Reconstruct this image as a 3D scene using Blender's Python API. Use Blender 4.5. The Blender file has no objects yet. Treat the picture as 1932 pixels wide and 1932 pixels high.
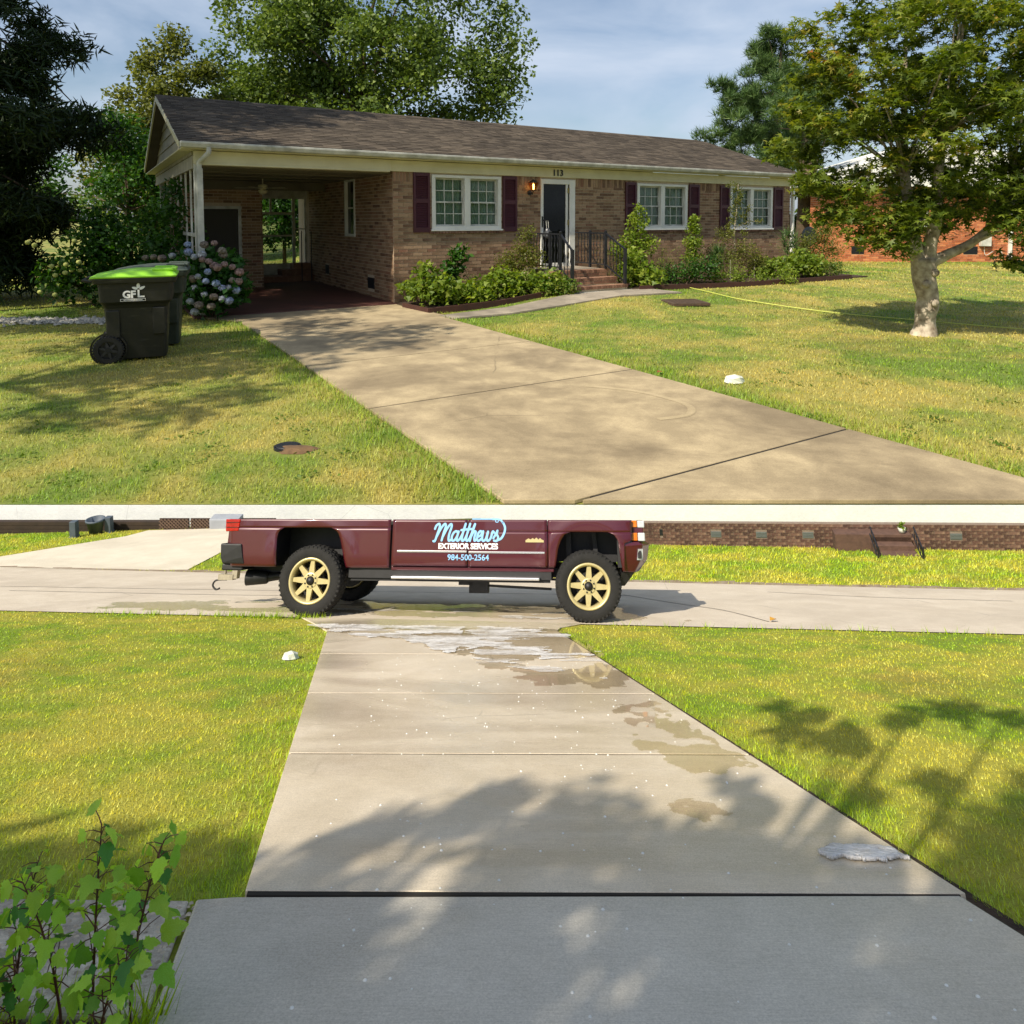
# Two views of one street address, built as one place: a lower street with a driveway and a
# parked truck in front, and a raised terrace behind it that carries the brick house.
import bpy, math, random
import numpy as np
from mathutils import Vector, Matrix

random.seed(7)
RNG = np.random.default_rng(7)
R = math.radians
scene = bpy.context.scene
COL = scene.collection

# ------------------------------------------------------------------ camera
S = 5.4                    # size of the terrace plot in world units per plot unit
EYE = 1.74                 # eye height over the terrace lawn, plot units
PITCH = 0.059
cam_d = bpy.data.cameras.new('camera')
cam = bpy.data.objects.new('camera', cam_d)
COL.objects.link(cam)
cam.location = (0, 0, EYE * S)
cam.rotation_euler = (math.pi / 2 - PITCH, 0, 0)
cam_d.sensor_width = 36
cam_d.lens = 36 * 1300 / 1932
cam_d.shift_y = -476 / 1932
cam_d.clip_start = 0.05
cam_d.clip_end = 8000
scene.camera = cam

# ------------------------------------------------------------------ light
SUN_AZ, SUN_EL = R(45), R(47)          # from the left, behind the viewer
SUN = Vector((-math.cos(SUN_EL) * math.cos(SUN_AZ), -math.cos(SUN_EL) * math.sin(SUN_AZ), math.sin(SUN_EL)))
sun_d = bpy.data.lights.new('sun', 'SUN')
sun_d.energy = 5.0
sun_d.angle = R(0.5)
sun_d.color = (1.0, 0.9, 0.74)
sun = bpy.data.objects.new('sun', sun_d)
COL.objects.link(sun)
sun.rotation_euler = SUN.to_track_quat('Z', 'Y').to_euler()
sun.location = (-60, -60, 90)

world = bpy.data.worlds.new('World')
scene.world = world
world.use_nodes = True
wn, wl = world.node_tree.nodes, world.node_tree.links
wn.clear()
w_out = wn.new('ShaderNodeOutputWorld')
w_bg = wn.new('ShaderNodeBackground')
w_sky = wn.new('ShaderNodeTexSky')
w_sky.sky_type = 'NISHITA'
w_sky.sun_disc = False
w_sky.sun_elevation = SUN_EL
w_sky.sun_rotation = math.atan2(SUN.x, SUN.y)
w_sky.air_density = 1.0
w_sky.dust_density = 2.0
w_tc = wn.new('ShaderNodeTexCoord')
w_map = wn.new('ShaderNodeMapping')
w_map.inputs['Scale'].default_value = (1.2, 1.2, 4.2)
w_noise = wn.new('ShaderNodeTexNoise')
w_noise.inputs['Scale'].default_value = 1.9
w_noise.inputs['Detail'].default_value = 7
w_noise.inputs['Roughness'].default_value = 0.52
w_noise.inputs['Distortion'].default_value = 0.5
w_ramp = wn.new('ShaderNodeValToRGB')
w_ramp.color_ramp.elements[0].position = 0.4
w_ramp.color_ramp.elements[0].color = (0.05, 0.05, 0.05, 1)
w_ramp.color_ramp.elements[1].position = 0.64
w_ramp.color_ramp.elements[1].color = (0.9, 0.9, 0.9, 1)
w_mix = wn.new('ShaderNodeMix')
w_mix.data_type = 'RGBA'
wl.new(w_tc.outputs['Generated'], w_map.inputs['Vector'])
wl.new(w_map.outputs['Vector'], w_noise.inputs['Vector'])
wl.new(w_noise.outputs['Fac'], w_ramp.inputs['Fac'])
wl.new(w_ramp.outputs['Color'], w_mix.inputs['Factor'])
wl.new(w_sky.outputs['Color'], w_mix.inputs['A'])
w_mix.inputs['B'].default_value = (4.5, 5.2, 6.3, 1)
wl.new(w_mix.outputs['Result'], w_bg.inputs['Color'])
w_bg.inputs['Strength'].default_value = 0.105
wl.new(w_bg.outputs['Background'], w_out.inputs['Surface'])

vs = scene.view_settings
vs.view_transform = 'Standard'
vs.look = 'None'
vs.exposure = 0.4
vs.gamma = 1.0
vs.use_curve_mapping = False
scene.cycles.use_denoising = True
scene.cycles.max_bounces = 6
scene.cycles.transparent_max_bounces = 12

# ------------------------------------------------------------------ frames
HB = 1.51                                            # eye height over the sloping lower driveway
TILT = math.atan(457 / 1300) + PITCH                 # the lower plot falls away from the viewer
MBASIS = Matrix(((1, 0, 0), (0, math.cos(TILT), math.sin(TILT)), (0, -math.sin(TILT), math.cos(TILT))))
EYE_W = Vector((0, 0, EYE * S))
MB_ORIGIN = EYE_W - HB * (MBASIS @ Vector((0, 0, 1)))
M_LOW = Matrix.Translation(MB_ORIGIN) @ MBASIS.to_4x4()
M_TOP = Matrix.Scale(S, 4)
M_FAR = Matrix.Translation(EYE_W)                    # the ground across the lower street
YAW = 0.553
HO = np.array([-2.415, 14.053])
DU = np.array([math.cos(YAW), math.sin(YAW)])
DV = np.array([-math.sin(YAW), math.cos(YAW)])
M_HOUSE = M_TOP @ Matrix.Translation((HO[0], HO[1], 0)) @ Matrix.Rotation(YAW, 4, 'Z')


def house_xy(u, v):
    p = HO + u * DU + v * DV
    return float(p[0]), float(p[1])


def low_point(x, y, z=0):
    return M_LOW @ Vector((x, y, z))


# ------------------------------------------------------------------ materials
def lin(h):
    h = h.lstrip('#')
    o = []
    for i in (0, 2, 4):
        c = int(h[i:i + 2], 16) / 255
        o.append(c / 12.92 if c <= 0.04045 else ((c + 0.055) / 1.055) ** 2.4)
    return (o[0], o[1], o[2], 1)


class NT:
    def __init__(self, name):
        self.m = bpy.data.materials.new(name)
        self.m.use_nodes = True
        self.t = self.m.node_tree
        self.t.nodes.clear()
        self.out = self.n('ShaderNodeOutputMaterial')

    def n(self, typ, **k):
        x = self.t.nodes.new(typ)
        for a, b in k.items():
            setattr(x, a, b)
        return x

    def put(self, sock, val):
        if isinstance(val, bpy.types.NodeSocket):
            self.t.links.new(val, sock)
        elif val is not None:
            sock.default_value = val

    def coord(self, scale=(1, 1, 1), which='Object'):
        tc = self.n('ShaderNodeTexCoord')
        mp = self.n('ShaderNodeMapping')
        self.put(mp.inputs['Vector'], tc.outputs[which])
        mp.inputs['Scale'].default_value = scale
        return mp.outputs['Vector']

    def noise(self, scale, detail=4, rough=0.55, vec=None, dist=0.0):
        x = self.n('ShaderNodeTexNoise')
        self.put(x.inputs['Vector'], vec if vec is not None else self.coord())
        x.inputs['Scale'].default_value = scale
        x.inputs['Detail'].default_value = detail
        x.inputs['Roughness'].default_value = rough
        x.inputs['Distortion'].default_value = dist
        return x.outputs['Fac']

    def ramp(self, fac, stops):
        x = self.n('ShaderNodeValToRGB')
        cr = x.color_ramp
        while len(cr.elements) < len(stops):
            cr.elements.new(0.5)
        for e, (p, c) in zip(cr.elements, stops):
            e.position = p
            e.color = c if len(c) == 4 else (*c, 1)
        self.put(x.inputs['Fac'], fac)
        return x.outputs['Color']

    def mixc(self, fac, a, b, blend='MIX'):
        x = self.n('ShaderNodeMix', data_type='RGBA', blend_type=blend)
        self.put(x.inputs['Factor'], fac)
        self.put(x.inputs['A'], a)
        self.put(x.inputs['B'], b)
        return x.outputs['Result']

    def math(self, op, a, b=None, c=None):
        x = self.n('ShaderNodeMath', operation=op)
        self.put(x.inputs[0], a)
        if b is not None:
            self.put(x.inputs[1], b)
        if c is not None:
            self.put(x.inputs[2], c)
        return x.outputs[0]

    def rng(self, v, a, b, c, d):
        x = self.n('ShaderNodeMapRange')
        self.put(x.inputs[0], v)
        for i, q in enumerate((a, b, c, d)):
            x.inputs[i + 1].default_value = q
        return x.outputs[0]

    def island(self):
        g = self.n('ShaderNodeNewGeometry')
        return g.outputs['Random Per Island']

    def objrand(self):
        return self.n('ShaderNodeObjectInfo').outputs['Random']

    def hsv(self, col, h=0.5, s=1.0, v=1.0):
        x = self.n('ShaderNodeHueSaturation')
        self.put(x.inputs['Hue'], h)
        self.put(x.inputs['Saturation'], s)
        self.put(x.inputs['Value'], v)
        self.put(x.inputs['Color'], col)
        return x.outputs['Color']

    def bump(self, height, strength=0.3, dist=0.01):
        x = self.n('ShaderNodeBump')
        x.inputs['Strength'].default_value = strength
        x.inputs['Distance'].default_value = dist
        self.put(x.inputs['Height'], height)
        return x.outputs['Normal']

    def pbr(self, col, rough=0.7, normal=None, **k):
        x = self.n('ShaderNodeBsdfPrincipled')
        self.put(x.inputs['Base Color'], col)
        self.put(x.inputs['Roughness'], rough)
        if normal is not None:
            self.put(x.inputs['Normal'], normal)
        for a, b in k.items():
            self.put(x.inputs[a.replace('_', ' ')], b)
        return x.outputs['BSDF']

    def done(self, shader):
        self.put(self.out.inputs['Surface'], shader)
        return self.m


def plain(name, c1, c2=None, scale=6.0, rough=0.6, bump=0.0, bscale=60.0, rand=0.0, **k):
    n = NT(name)
    c1 = lin(c1)
    col = c1
    if c2:
        f = n.rng(n.noise(scale, 5), 0.3, 0.7, 0, 1)
        col = n.mixc(f, c1, lin(c2))
    if rand:
        r = n.math('FRACT', n.math('ADD', n.island(), n.objrand()))
        col = n.hsv(col, 0.5, 1.0, n.rng(r, 0, 1, 1 - rand, 1 + rand))
    nb = n.bump(n.noise(bscale, 4), bump, 0.02) if bump else None
    return n.done(n.pbr(col, rough, nb, **k))


def leafmat(name, stops, trans=0.4, rough=0.5, patch=0.35, pscale=0.6):
    """leaf colour by leaf, drifting a little through the crown, with light passing through"""
    n = NT(name)
    f = n.math('ADD', n.math('MULTIPLY', n.island(), 1 - patch), n.math('MULTIPLY', n.rng(n.noise(pscale, 2), .3, .7, 0, 1), patch))
    col = n.ramp(f, [(p, lin(c)) for p, c in stops])
    a = n.pbr(col, rough, None, Specular_IOR_Level=0.35)
    t = n.n('ShaderNodeBsdfTranslucent')
    n.put(t.inputs['Color'], n.hsv(col, 0.49, 1.1, 1.5))
    mx = n.n('ShaderNodeMixShader')
    mx.inputs[0].default_value = trans
    n.put(mx.inputs[1], a)
    n.put(mx.inputs[2], t.outputs[0])
    return n.done(mx.outputs[0])


def brickmat(name, stops, rough=0.85):
    n = NT(name)
    r = n.math('FRACT', n.math('ADD', n.math('MULTIPLY', n.island(), 3.7), n.objrand()))
    col = n.ramp(r, [(p, lin(c)) for p, c in stops])
    v = n.coord()
    spk = n.noise(38, 5, 0.7, v)
    col = n.mixc(n.rng(spk, .55, .75, 0, .45), col, lin('#3c2a22'))
    col = n.mixc(n.rng(n.noise(9, 3, .6, v), .5, .8, 0, .35), col, lin('#b79c80'))
    return n.done(n.pbr(col, rough, n.bump(spk, .35, .01)))


def lawn_colour(n, green, straw, brown, sc=1.0, lush=None, brown_amt=.5):
    v = n.coord((1, 1, 0))
    a = n.noise(0.55 * sc, 4, 0.6, v, .4)
    b = n.noise(2.4 * sc, 4, 0.6, v)
    f = n.math('ADD', n.math('MULTIPLY', a, 0.65), n.math('MULTIPLY', b, 0.35))
    col = n.mixc(n.rng(f, .42, .58, 0, 1), lin(green), lin(straw))
    c = n.noise(0.33 * sc, 3, 0.6, n.coord((1, 1.3, 0)), .6)
    col = n.mixc(n.rng(c, .58, .72, 0, brown_amt), col, lin(brown))
    if lush is not None:
        col = n.mixc(lush, col, lin(green))
    return col


def lawn_ground(name, green, straw, brown, sc=1.0, brown_amt=.5):
    n = NT(name)
    col = n.hsv(lawn_colour(n, green, straw, brown, sc, None, brown_amt), .5, 1, .8)
    fine = n.noise(55, 3, .7)
    col = n.mixc(n.rng(fine, .35, .7, 0, .55), col, n.hsv(col, .5, 1.0, .5))
    return n.done(n.pbr(col, .9, n.bump(fine, .6, .03)))


def lawn_blade(name, green, straw, brown, sc=1.0, brown_amt=.5):
    n = NT(name)
    at = n.n('ShaderNodeAttribute', attribute_name='lush')
    col = lawn_colour(n, green, straw, brown, sc, at.outputs['Fac'], brown_amt)
    r = n.island()
    col = n.hsv(col, n.rng(r, 0, 1, .485, .512), n.rng(r, 0, 1, 1.12, .86), n.rng(n.math('FRACT', n.math('MULTIPLY', r, 7.13)), 0, 1, .62, 1.42))
    a = n.pbr(col, .55, None, Specular_IOR_Level=0.3)
    t = n.n('ShaderNodeBsdfTranslucent')
    n.put(t.inputs['Color'], col)
    mx = n.n('ShaderNodeMixShader')
    mx.inputs[0].default_value = .35
    n.put(mx.inputs[1], a)
    n.put(mx.inputs[2], t.outputs[0])
    return n.done(mx.outputs[0])


def concrete(name, base, pale, stain, stain_amt=.6, wet=None, rough=.85, sc=1.0, rnd=.06):
    n = NT(name)
    v = n.coord((1, 1, 1))
    big = n.noise(.55 * sc, 6, .62, v, .5)
    mid = n.noise(2.6 * sc, 6, .65, v, .2)
    fine = n.noise(70, 4, .7, v)
    grit = n.noise(150, 3, .75, v)
    crk = n.n('ShaderNodeTexVoronoi', feature='DISTANCE_TO_EDGE')
    n.put(crk.inputs['Vector'], n.mixc(.12, v, n.n('ShaderNodeTexNoise').outputs['Color']))
    crk.inputs['Scale'].default_value = .33
    crack = n.rng(crk.outputs['Distance'], .0, .0035, .55, 0)
    col = n.mixc(n.rng(mid, .4, .66, 0, 1), lin(base), lin(pale))
    col = n.mixc(n.rng(big, .46, .62, 0, stain_amt), col, lin(stain))
    col = n.mixc(n.rng(fine, .45, .75, 0, .28), col, lin(stain))
    col = n.mixc(n.rng(grit, .35, .65, 0, 1), n.hsv(col, .5, 1, .84), n.hsv(col, .5, 1, 1.12))
    col = n.mixc(n.math('MULTIPLY', crack, n.rng(n.noise(.8, 3, .5, v), .5, .62, 0, 1)), col, n.hsv(lin(stain), .5, 1, .5))
    broom = n.noise(22, 3, .6, n.coord((.5, 9, 1)))
    col = n.hsv(col, .5, 1, n.rng(broom, .3, .7, .93, 1.07))
    col = n.hsv(col, .5, 1, n.rng(n.objrand(), 0, 1, 1 - rnd, 1 + rnd))
    ro = rough
    if wet:
        # rinsed areas still damp: darker and smoother
        wv = n.noise(wet, 4, .55, n.coord((.45, 1.25, 1)), .8)
        wf = n.rng(wv, .44, .6, 0, 1)
        col = n.mixc(n.math('MULTIPLY', wf, .5), col, n.hsv(col, .5, 1.12, .62))
        ro = n.rng(wv, .4, .58, rough, .1)
    nb = n.bump(n.math('ADD', n.math('ADD', fine, broom), n.math('MULTIPLY', grit, .5)), .1 if wet else .16, .01)
    return n.done(n.pbr(col, ro, nb))


def water(name, tint, rough=.03, bump=0.05):
    """thin film of water: clear from above, mirror-like at a low angle"""
    n = NT(name)
    fr = n.n('ShaderNodeFresnel')
    fr.inputs['IOR'].default_value = 1.33
    gl = n.n('ShaderNodeBsdfGlossy')
    gl.inputs['Roughness'].default_value = rough
    nb = n.bump(n.noise(14, 3), bump, .01)
    n.put(gl.inputs['Normal'], nb)
    tr = n.n('ShaderNodeBsdfTransparent')
    tr.inputs['Color'].default_value = lin(tint)
    mx = n.n('ShaderNodeMixShader')
    back = n.n('ShaderNodeNewGeometry').outputs['Backfacing']
    n.put(mx.inputs[0], n.math('MULTIPLY', fr.outputs[0], n.math('SUBTRACT', 1.0, back)))
    n.put(mx.inputs[1], tr.outputs[0])
    n.put(mx.inputs[2], gl.outputs[0])
    return n.done(mx.outputs[0])


def glass(name, tint='#ffffff', base=0.06):
    n = NT(name)
    lw = n.n('ShaderNodeFresnel')
    lw.inputs['IOR'].default_value = 1.5
    gl = n.n('ShaderNodeBsdfGlossy')
    gl.inputs['Roughness'].default_value = .01
    tr = n.n('ShaderNodeBsdfTransparent')
    tr.inputs['Color'].default_value = lin(tint)
    mx = n.n('ShaderNodeMixShader')
    back = n.n('ShaderNodeNewGeometry').outputs['Backfacing']
    n.put(mx.inputs[0], n.math('MULTIPLY', n.math('ADD', lw.outputs[0], base), n.math('SUBTRACT', 1.0, back)))
    n.put(mx.inputs[1], tr.outputs[0])
    n.put(mx.inputs[2], gl.outputs[0])
    return n.done(mx.outputs[0])


def emit(name, c, strength):
    n = NT(name)
    e = n.n('ShaderNodeEmission')
    e.inputs['Color'].default_value = lin(c)
    e.inputs['Strength'].default_value = strength
    return n.done(e.outputs[0])


# ------------------------------------------------------------------ mesh helpers
class MB:
    """collects shapes for ONE mesh object"""

    def __init__(self):
        self.v, self.f = [], []

    def add(self, vs, fs):
        o = len(self.v)
        self.v.extend([tuple(map(float, p)) for p in vs])
        self.f.extend([tuple(i + o for i in f) for f in fs])
        return self

    def box(self, x0, x1, y0, y1, z0, z1, rz=0, at=None):
        vs = [(x, y, z) for z in (z0, z1) for y in (y0, y1) for x in (x0, x1)]
        if rz or at:
            c, s = math.cos(rz), math.sin(rz)
            a = at or (0, 0, 0)
            vs = [(x * c - y * s + a[0], x * s + y * c + a[1], z + a[2]) for x, y, z in vs]
        return self.add(vs, [(0, 2, 3, 1), (4, 5, 7, 6), (0, 1, 5, 4), (2, 6, 7, 3), (0, 4, 6, 2), (1, 3, 7, 5)])

    def bar(self, a, b, w, h=None):
        """square bar from a to b"""
        a, b = Vector(a), Vector(b)
        h = h or w
        d = (b - a).normalized()
        up = Vector((0, 0, 1)) if abs(d.z) < .95 else Vector((1, 0, 0))
        s = d.cross(up).normalized()
        t = s.cross(d)
        vs = []
        for p in (a, b):
            for i, j in ((-1, -1), (1, -1), (1, 1), (-1, 1)):
                vs.append(p + s * (i * w / 2) + t * (j * h / 2))
        return self.add(vs, [(3, 2, 1, 0), (4, 5, 6, 7), (0, 1, 5, 4), (1, 2, 6, 5), (2, 3, 7, 6), (3, 0, 4, 7)])

    def tube(self, pts, rad, n=8, cap=True):
        pts = [Vector(p) for p in pts]
        if not isinstance(rad, (list, tuple)):
            rad = [rad] * len(pts)
        vs, fs = [], []
        prev = None
        for i, p in enumerate(pts):
            d = (pts[min(i + 1, len(pts) - 1)] - pts[max(i - 1, 0)])
            d = d.normalized() if d.length > 1e-9 else Vector((0, 0, 1))
            if prev is None:
                up = Vector((0, 0, 1)) if abs(d.z) < .9 else Vector((1, 0, 0))
                s = d.cross(up).normalized()
            else:
                s = (prev - d * prev.dot(d)).normalized()
            prev = s
            t = d.cross(s)
            for k in range(n):
                a = 2 * math.pi * k / n
                vs.append(p + s * (math.cos(a) * rad[i]) + t * (math.sin(a) * rad[i]))
        for i in range(len(pts) - 1):
            for k in range(n):
                fs.append((i * n + k, i * n + (k + 1) % n, (i + 1) * n + (k + 1) % n, (i + 1) * n + k))
        if cap:
            fs.append(tuple(range(n))[::-1])
            fs.append(tuple(range((len(pts) - 1) * n, len(pts) * n)))
        return self.add(vs, fs)

    def prism(self, poly, z0, z1, plane='xy'):
        """polygon extruded; plane 'xy' along z, 'xz' along y"""
        n = len(poly)
        if plane == 'xy':
            vs = [(x, y, z0) for x, y in poly] + [(x, y, z1) for x, y in poly]
        elif plane == 'xz':
            vs = [(x, z0, y) for x, y in poly] + [(x, z1, y) for x, y in poly]
        else:
            vs = [(z0, x, y) for x, y in poly] + [(z1, x, y) for x, y in poly]
        fs = [tuple(range(n))[::-1], tuple(range(n, 2 * n))]
        fs += [(i, (i + 1) % n, (i + 1) % n + n, i + n) for i in range(n)]
        return self.add(vs, fs)

    def lathe(self, prof, n=24, axis='z', at=(0, 0, 0), closed=False):
        """profile of (radius, along) turned about an axis"""
        vs, fs = [], []
        m = len(prof)
        for k in range(n):
            a = 2 * math.pi * k / n
            c, s = math.cos(a), math.sin(a)
            for r, h in prof:
                p = {'z': (r * c, r * s, h), 'y': (r * c, h, r * s), 'x': (h, r * c, r * s)}[axis]
                vs.append((p[0] + at[0], p[1] + at[1], p[2] + at[2]))
        for k in range(n):
            k2 = (k + 1) % n
            for i in range(m if closed else m - 1):
                j = (i + 1) % m
                fs.append((k * m + i, k2 * m + i, k2 * m + j, k * m + j))
        return self.add(vs, fs)

    def loft(self, secs, cap=True):
        """secs: list of rings (same count)"""
        n = len(secs[0])
        vs = [p for s in secs for p in s]
        fs = []
        for i in range(len(secs) - 1):
            for k in range(n):
                fs.append((i * n + k, i * n + (k + 1) % n, (i + 1) * n + (k + 1) % n, (i + 1) * n + k))
        if cap:
            fs.append(tuple(range(n))[::-1])
            fs.append(tuple(range((len(secs) - 1) * n, len(secs) * n)))
        return self.add(vs, fs)

    def mesh(self, name):
        me = bpy.data.meshes.new(name)
        me.from_pydata(self.v, [], self.f)
        me.update()
        return me


def fix_normals(me):
    import bmesh
    bm = bmesh.new()
    bm.from_mesh(me)
    bmesh.ops.recalc_face_normals(bm, faces=bm.faces)
    bm.to_mesh(me)
    bm.free()


def obj(name, src, mat, parent=None, matrix=None, smooth=False, bevel=0.0, seg=2, fix=True):
    if isinstance(src, MB):
        me = src.mesh(name)
        if fix:
            fix_normals(me)
    else:
        me = src
    if mat is not None and not me.materials:
        me.materials.append(mat)
    if smooth:
        me.shade_smooth()
    o = bpy.data.objects.new(name, me)
    COL.objects.link(o)
    if parent is not None:
        o.parent = parent
    if matrix is not None:
        o.matrix_local = matrix
    if bevel:
        b = o.modifiers.new('edge', 'BEVEL')
        b.width = bevel
        b.segments = seg
        b.limit_method = 'ANGLE'
        b.angle_limit = R(40)
    return o


def tag(o, label, cat, group=None, kind=None):
    o['label'] = label
    o['category'] = cat
    if group:
        o['group'] = group
    if kind:
        o['kind'] = kind
    return o


def thing(name, label, cat, matrix, group=None):
    o = bpy.data.objects.new(name, None)
    o.empty_display_size = .1
    COL.objects.link(o)
    o.matrix_world = matrix
    return tag(o, label, cat, group)


def struct(name, src, mat, matrix, label=None, **k):
    o = obj(name, src, mat, None, matrix, **k)
    o['kind'] = 'structure'
    if label:
        o['label'] = label
    return o


def top(x, y, z=0, rz=0):
    return M_TOP @ Matrix.Translation((x, y, z)) @ Matrix.Rotation(rz, 4, 'Z')


def low(x, y, z=0, rz=0):
    return M_LOW @ Matrix.Translation((x, y, z)) @ Matrix.Rotation(rz, 4, 'Z')


def low_upright(x, y, z=0, rz=0):
    """on the lower slope but growing straight up"""
    return Matrix.Translation(low_point(x, y, z)) @ Matrix.Rotation(rz, 4, 'Z')


def far(x, y, z, rz=0):
    return M_FAR @ Matrix.Translation((x, y, z)) @ Matrix.Rotation(rz, 4, 'Z')


def np_mesh(name, V, F):
    """mesh from arrays; F is (n,k) with one face size"""
    V = np.asarray(V, np.float32)
    F = np.asarray(F, np.int32)
    me = bpy.data.meshes.new(name)
    me.vertices.add(len(V))
    me.vertices.foreach_set('co', V.ravel())
    me.loops.add(F.size)
    me.loops.foreach_set('vertex_index', F.ravel())
    me.polygons.add(len(F))
    me.polygons.foreach_set('loop_start', np.arange(0, F.size, F.shape[1], dtype=np.int32))
    me.update(calc_edges=True)
    return me


def rot_from(nrm, spin):
    """rotation matrices that turn +z onto nrm (N,3), spun about it"""
    n = nrm / np.linalg.norm(nrm, axis=1, keepdims=True)
    ref = np.where(np.abs(n[:, 2:3]) < .9, np.array([[0, 0, 1.]]), np.array([[1., 0, 0]]))
    x = np.cross(ref, n)
    x /= np.linalg.norm(x, axis=1, keepdims=True)
    y = np.cross(n, x)
    c, s = np.cos(spin)[:, None], np.sin(spin)[:, None]
    return np.stack([x * c + y * s, -x * s + y * c, n], axis=2)


def scatter(tv, tf, pos, size, rot):
    """copies of a small template at pos; returns V, F arrays"""
    tv = np.asarray(tv, float)
    tf = np.asarray(tf, int)
    N = len(pos)
    V = np.einsum('nij,kj->nki', rot, tv) * np.asarray(size).reshape(N, 1, 1) + pos[:, None, :]
    F = tf[None] + (np.arange(N) * len(tv))[:, None, None]
    return V.reshape(-1, 3), F.reshape(-1, tf.shape[1])


LEAF_V = [(0, 0, 0), (.32, .42, .06), (0, 1, -.05), (-.32, .42, .06)]
LEAF_F = [(0, 1, 2), (0, 2, 3)]
NEEDLE_V, NEEDLE_F = [], []
for k in range(9):
    a_ = k * 2.4
    t_ = .35 + .09 * k
    d_ = np.array([math.cos(a_) * math.sin(t_), math.sin(a_) * math.sin(t_), math.cos(t_)])
    s_ = np.cross(d_, [.3, .5, .8])
    s_ = s_ / np.linalg.norm(s_) * .045
    NEEDLE_V += [tuple(-s_), tuple(s_), tuple(d_)]
    NEEDLE_F += [(3 * k, 3 * k + 1, 3 * k + 2)]


def star_leaf(lobes=5, inner=.34):
    """palmate leaf with pointed lobes"""
    v, f = [(0, 0, .05)], []
    m = lobes * 2 + 1
    for i in range(m):
        a = R(-125) + R(250) * i / (m - 1)
        l = 1.0 - .35 * abs(i - (m - 1) / 2) / ((m - 1) / 2)
        r = l if i % 2 == 1 else inner * l
        if i in (0, m - 1):
            r = .3
        v.append((math.sin(a) * r, math.cos(a) * r, -.16 * r * r))
    for i in range(1, m):
        f.append((0, i + 1, i))
    return v, f


def leaves(name, mat, parent, pos, size, tmpl=(LEAF_V, LEAF_F), up=.6, droop=0.0, jitter=.35):
    N = len(pos)
    nr = RNG.normal(size=(N, 3))
    nr[:, 2] += up * 2.2
    rot = rot_from(nr, RNG.uniform(0, 6.283, N))
    sz = size * RNG.uniform(1 - jitter, 1 + jitter, N)
    V, F = scatter(tmpl[0], tmpl[1], pos, sz, rot)
    return obj(name, np_mesh(name, V, F), mat, parent)


def blob_points(centres, radii, n, shell=.55, flat=.8):
    """points in clumps: centres (K,3), radii (K,)"""
    K = len(centres)
    w = np.asarray(radii) ** 2
    idx = RNG.choice(K, n, p=w / w.sum())
    d = RNG.normal(size=(n, 3))
    d /= np.linalg.norm(d, axis=1, keepdims=True)
    r = RNG.uniform(0, 1, n) ** (shell) * np.asarray(radii)[idx]
    p = d * r[:, None]
    p[:, 2] *= flat
    return np.asarray(centres)[idx] + p


def crown_clumps(c, r, k, clump, bias=.5, zmin=None):
    """clump centres spread through an ellipsoid c,r"""
    out = []
    while len(out) < k:
        d = RNG.normal(size=3)
        d /= np.linalg.norm(d)
        p = np.array(c) + d * np.array(r) * (RNG.uniform() ** bias)
        if zmin is not None and p[2] < zmin:
            continue
        out.append(p)
    out = np.array(out)
    return out, RNG.uniform(.65, 1.25, k) * clump


def limbs(parent, trunk_pts, trunk_r, targets, mat, r0=.08, name='trunk', seed=1, n=7):
    """tapered trunk with limbs reaching to the clumps, one mesh"""
    rnd = random.Random(seed)
    m = MB()
    m.tube(trunk_pts, trunk_r, 10)
    tp = [Vector(p) for p in trunk_pts]
    for t in targets:
        t = Vector(t)
        k = rnd.randint(max(1, len(tp) // 2), len(tp) - 1)
        a = tp[k]
        if a.z > t.z:
            a = tp[max(1, k - 1)]
        mid = a.lerp(t, .5) + Vector((rnd.uniform(-.1, .1), rnd.uniform(-.1, .1), .12 * (t - a).length * rnd.uniform(.2, 1.2)))
        rr = min(trunk_r[-1] if isinstance(trunk_r, (list, tuple)) else trunk_r, r0)
        m.tube([a, mid, t], [rr, rr * .6, rr * .18], n, cap=False)
    return obj(name, m, mat, parent, smooth=True)


def pip(px, py, poly):
    """points in polygon"""
    x, y = np.asarray(px), np.asarray(py)
    inside = np.zeros(len(x), bool)
    n = len(poly)
    for i in range(n):
        x0, y0 = poly[i]
        x1, y1 = poly[(i + 1) % n]
        c = ((y0 > y) != (y1 > y)) & (x < (x1 - x0) * (y - y0) / ((y1 - y0) or 1e-12) + x0)
        inside ^= c
    return inside


def edge_dist(px, py, segs):
    d = np.full(len(px), 1e9)
    for (x0, y0), (x1, y1) in segs:
        ex, ey = x1 - x0, y1 - y0
        t = np.clip(((px - x0) * ex + (py - y0) * ey) / (ex * ex + ey * ey), 0, 1)
        d = np.minimum(d, np.hypot(px - x0 - t * ex, py - y0 - t * ey))
    return d


def clip_poly(poly, a, b, c):
    """keep the side a*x+b*y+c >= 0"""
    out = []
    n = len(poly)
    for i in range(n):
        p, q = poly[i], poly[(i + 1) % n]
        dp, dq = a * p[0] + b * p[1] + c, a * q[0] + b * q[1] + c
        if dp >= 0:
            out.append(p)
        if (dp >= 0) != (dq >= 0):
            t = dp / (dp - dq)
            out.append((p[0] + t * (q[0] - p[0]), p[1] + t * (q[1] - p[1])))
    return out


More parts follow.
